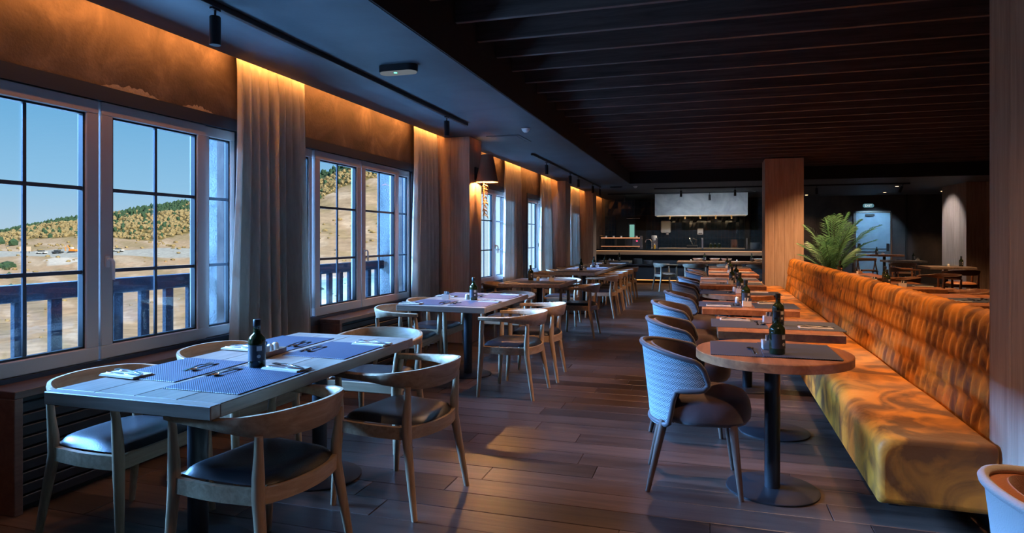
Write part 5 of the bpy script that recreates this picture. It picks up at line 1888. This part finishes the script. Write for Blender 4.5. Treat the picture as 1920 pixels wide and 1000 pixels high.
spots = [
    (-2.62, 2.93, 'black tube spotlight hanging at the top left above the nearest table', 26),
    (-2.62, 6.25, 'black tube spotlight near the end of the first track by the sconce', 28),
    (-2.585, 10.5, 'black tube spotlight on the second track, first from the camera', 25),
    (-2.585, 12.45, 'black tube spotlight on the second track, second from the camera', 25),
    (-2.585, 13.3, 'black tube spotlight on the second track, third from the camera', 25),
    (-2.585, 15.1, 'black tube spotlight on the second track, fourth from the camera', 25),
    (-2.585, 16.12, 'black tube spotlight on the second track, fifth from the camera', 6),
    (-0.64, 17.2, 'black tube spotlight on the nearer cross track, left one above the hood', 12),
    (0.69, 17.2, 'black tube spotlight on the nearer cross track, right one above the hood', 12),
    (2.58, 17.2, 'black tube spotlight on the nearer cross track, just right of the far pillar', 12),
    (0.08, 18.95, 'black tube spotlight on the further cross track in front of the hood', 12),
    (-2.31, 18.95, 'black tube spotlight on the further cross track, leftmost before the dark wall', 6),
]
for (x, y, lab, en) in spots:
    o = p_spot.place(lab, (x, y, SOF - 0.0355), 0, 'black tube spotlights on tracks')
    if 17 < y < 18 and -1 < x < 1: spot_light('spot_beam', (x, y, SOF - 0.245), 85, 150, 0.8, None, (0.72, 0.86, 1.0), (0, 0.6, -0.8))
    else: spot_light('spot_beam', (x, y, SOF - 0.245), en, 64, 0.7)
o = p_spot.place('black tube spotlight tilted at the right end of the cross track', (4.45, 17.2, SOF - 0.0355), 0, 'black tube spotlights on tracks')
o.rotation_euler = (0.25, 0.3, 0)

# recessed downlights between the slats
DOWN = [(0.75, 1.8, 'downlight between the slats above the pale chair', 75), (1.42, 4.86, 'first downlight between the slats above the near bench', 110), (-0.62, 5.10, 'downlight between the slats above the aisle', 120), (1.95, 8.47, 'downlight whose glow reddens a slat above the bench', 150),
        (-0.28, 12.28, 'downlight between the slats above the far aisle', 90), (2.1, 12.7, 'downlight between the slats above the palm', 120), (4.62, 15.35, 'downlight between the far slats at right', 150),
        (1.35, 12.28, 'downlight added between the slats to brighten the far pillar', 130), (0.75, 10.85, 'downlight between the slats above the far bench tables', 120), (1.0, 6.75, 'downlight between the slats above the middle bench tables', 100), (4.6, 9.0, 'downlight added between the slats to brighten the right-hand room', 150)]  # far pillar and right-hand room downlights are added to brighten those areas
dl = thing('recessed_downlight', 'downlight', 'downlight')
MB().lathe([(0.055, 0.0), (0.055, 0.10), (0.045, 0.10), (0.045, 0.004), (0.055, 0.0)], 20, caps=False).build('housing', 'black_metal', dl, 40)
MB().lathe([(0.0445, 0.05), (0.0445, 0.055)], 18).build('lamp', 'lamp_tip', dl, 40)
MB().tube([(0, 0, 0.10), (0, 0, 0.32)], 0.012, 8).build('stem', 'black_metal', dl, 40)
dlp = Proto(dl)
for (x, y, lab, en) in DOWN:
    k = round((y - 4.411) / 0.4765 - 0.5)
    yy = 4.411 + 0.4765 * (k + 0.5)
    dlp.place('black recessed ' + lab, (x, yy, 3.08), 0, 'downlights between the slats')
    spot_light('downlight_beam', (x, yy, 3.10), en, 105, 0.8, None, (1.0, 0.54, 0.26))

# small recessed lamps in the back soffit
p_rec = thing('recessed_lamp', 'lamp', 'recessed lamp')
MB().lathe([(0.05, -0.004), (0.06, 0.0)], 20).build('trim_ring', 'black_metal', p_rec, 40)
MB().lathe([(0.04, -0.006), (0.04, -0.0042)], 18).build('lens', 'lamp_tip', p_rec, 40)
p_rec = Proto(p_rec)
p_rec.place('small glowing recessed lamp in the ceiling before the blue door', (4.87, 20.6, SOF - 0.0005), 0, 'recessed lamps in the back ceiling')
spot_light('recessed_beam', (4.87, 20.6, SOF - 0.03), 80, 62, 0.5, None, (0.45, 0.75, 1.0), (0, 1.4, -1.35))
p_rec.place('recessed lamp added in the ceiling to brighten the left side of the broad pillar', (4.6, 18.3, SOF - 0.0005), 0, 'recessed lamps in the back ceiling')
spot_light('recessed_beam', (4.6, 18.3, SOF - 0.03), 50, 75, 0.6, None, (0.8, 0.88, 1.0), (1.2, 0, -1.2))  # lamp and beam added to light the broad pillar's left face
p_rec.place('small glowing recessed lamp in the ceiling behind the far pillar', (2.9, 21.2, SOF - 0.0005), 0, 'recessed lamps in the back ceiling')
spot_light('recessed_beam', (2.9, 21.1, SOF - 0.03), 25, 120, 0.6)
p_rec.place('small glowing recessed lamp in the ceiling beside the broad pillar', (6.3, 20.6, SOF - 0.0005), 0, 'recessed lamps in the back ceiling')
spot_light('recessed_beam', (6.3, 20.5, SOF - 0.03), 45, 110, 0.6)

# sconce light, emergency lamp, detectors
l = bpy.data.lights.new('sconce_glow', 'POINT'); l.energy = 28; l.color = (1.0, 0.45, 0.14); l.shadow_soft_size = 0.02
o = bpy.data.objects.new('sconce_glow', l); COL.objects.link(o); o.location = (0.158, 0, 0.05); o.parent = sc
em = thing('emergency_light', 'dark oval emergency lamp with a green indicator on the soffit', 'emergency light', (-2.25, 4.42, SOF - 0.0005))
def pill(hw, r, z0, z1):
    poly = [(hw + r * math.cos(math.radians(a)), r * math.sin(math.radians(a))) for a in range(-90, 91, 15)] + [(-hw + r * math.cos(math.radians(a)), r * math.sin(math.radians(a))) for a in range(90, 271, 15)]
    return MB().prism(poly, z0, z1)
pill(0.095, 0.062, -0.05, 0.0).build('case', 'black_metal', em, 40)
pill(0.092, 0.056, -0.058, -0.0503).build('diffuser', 'led_white', em, 40)
MB().lathe([(0.012, -0.061), (0.012, -0.0582)], 10, (-0.01, -0.03, 0)).build('indicator', 'green_led', em, 40)
def detector(label, x, y):
    r = thing('smoke_detector', label, 'smoke detector', (x, y, SOF - 0.0005), 0, 'smoke detectors on the ceiling')
    MB().lathe([(0.05, 0.0), (0.05, -0.012), (0.042, -0.032), (0.02, -0.05), (0.004, -0.052)][::-1], 20).build('body', 'white_plastic', r, 50)
    MB().lathe([(0.051, 0.0), (0.056, -0.006), (0.051, -0.011)][::-1], 20).build('base_ring', 'white_plastic', r, 50)
detector('white smoke detector on the soffit above the third window table', -2.07, 7.37)
detector('white smoke detector on the ceiling beyond the end of the slats', -1.72, 16.35)
vt = thing('ceiling_vent', 'square flush vent panel on the soffit beside the sconce pillar', 'vent', (-2.5, 8.1, SOF - 0.0005))
MB().box(-0.22, 0.22, -0.3, 0.3, -0.006, 0).build('panel', 'soffit_paint', vt)
MB().box(-0.17, 0.17, -0.25, 0.25, -0.008, -0.0062).build('inner_panel', 'soffit_paint', vt)
sp2 = thing('ceiling_speaker', 'flat black ceiling fixture beside the second track end', 'ceiling fixture', (-2.2, 16.4, SOF - 0.0005))
MB().bbox(-0.15, 0.15, -0.1, 0.1, -0.03, 0, 0.006).build('case', 'black_metal', sp2)
MB().box(-0.12, 0.12, -0.075, 0.075, -0.033, -0.0302).build('grille', 'gasket', sp2)
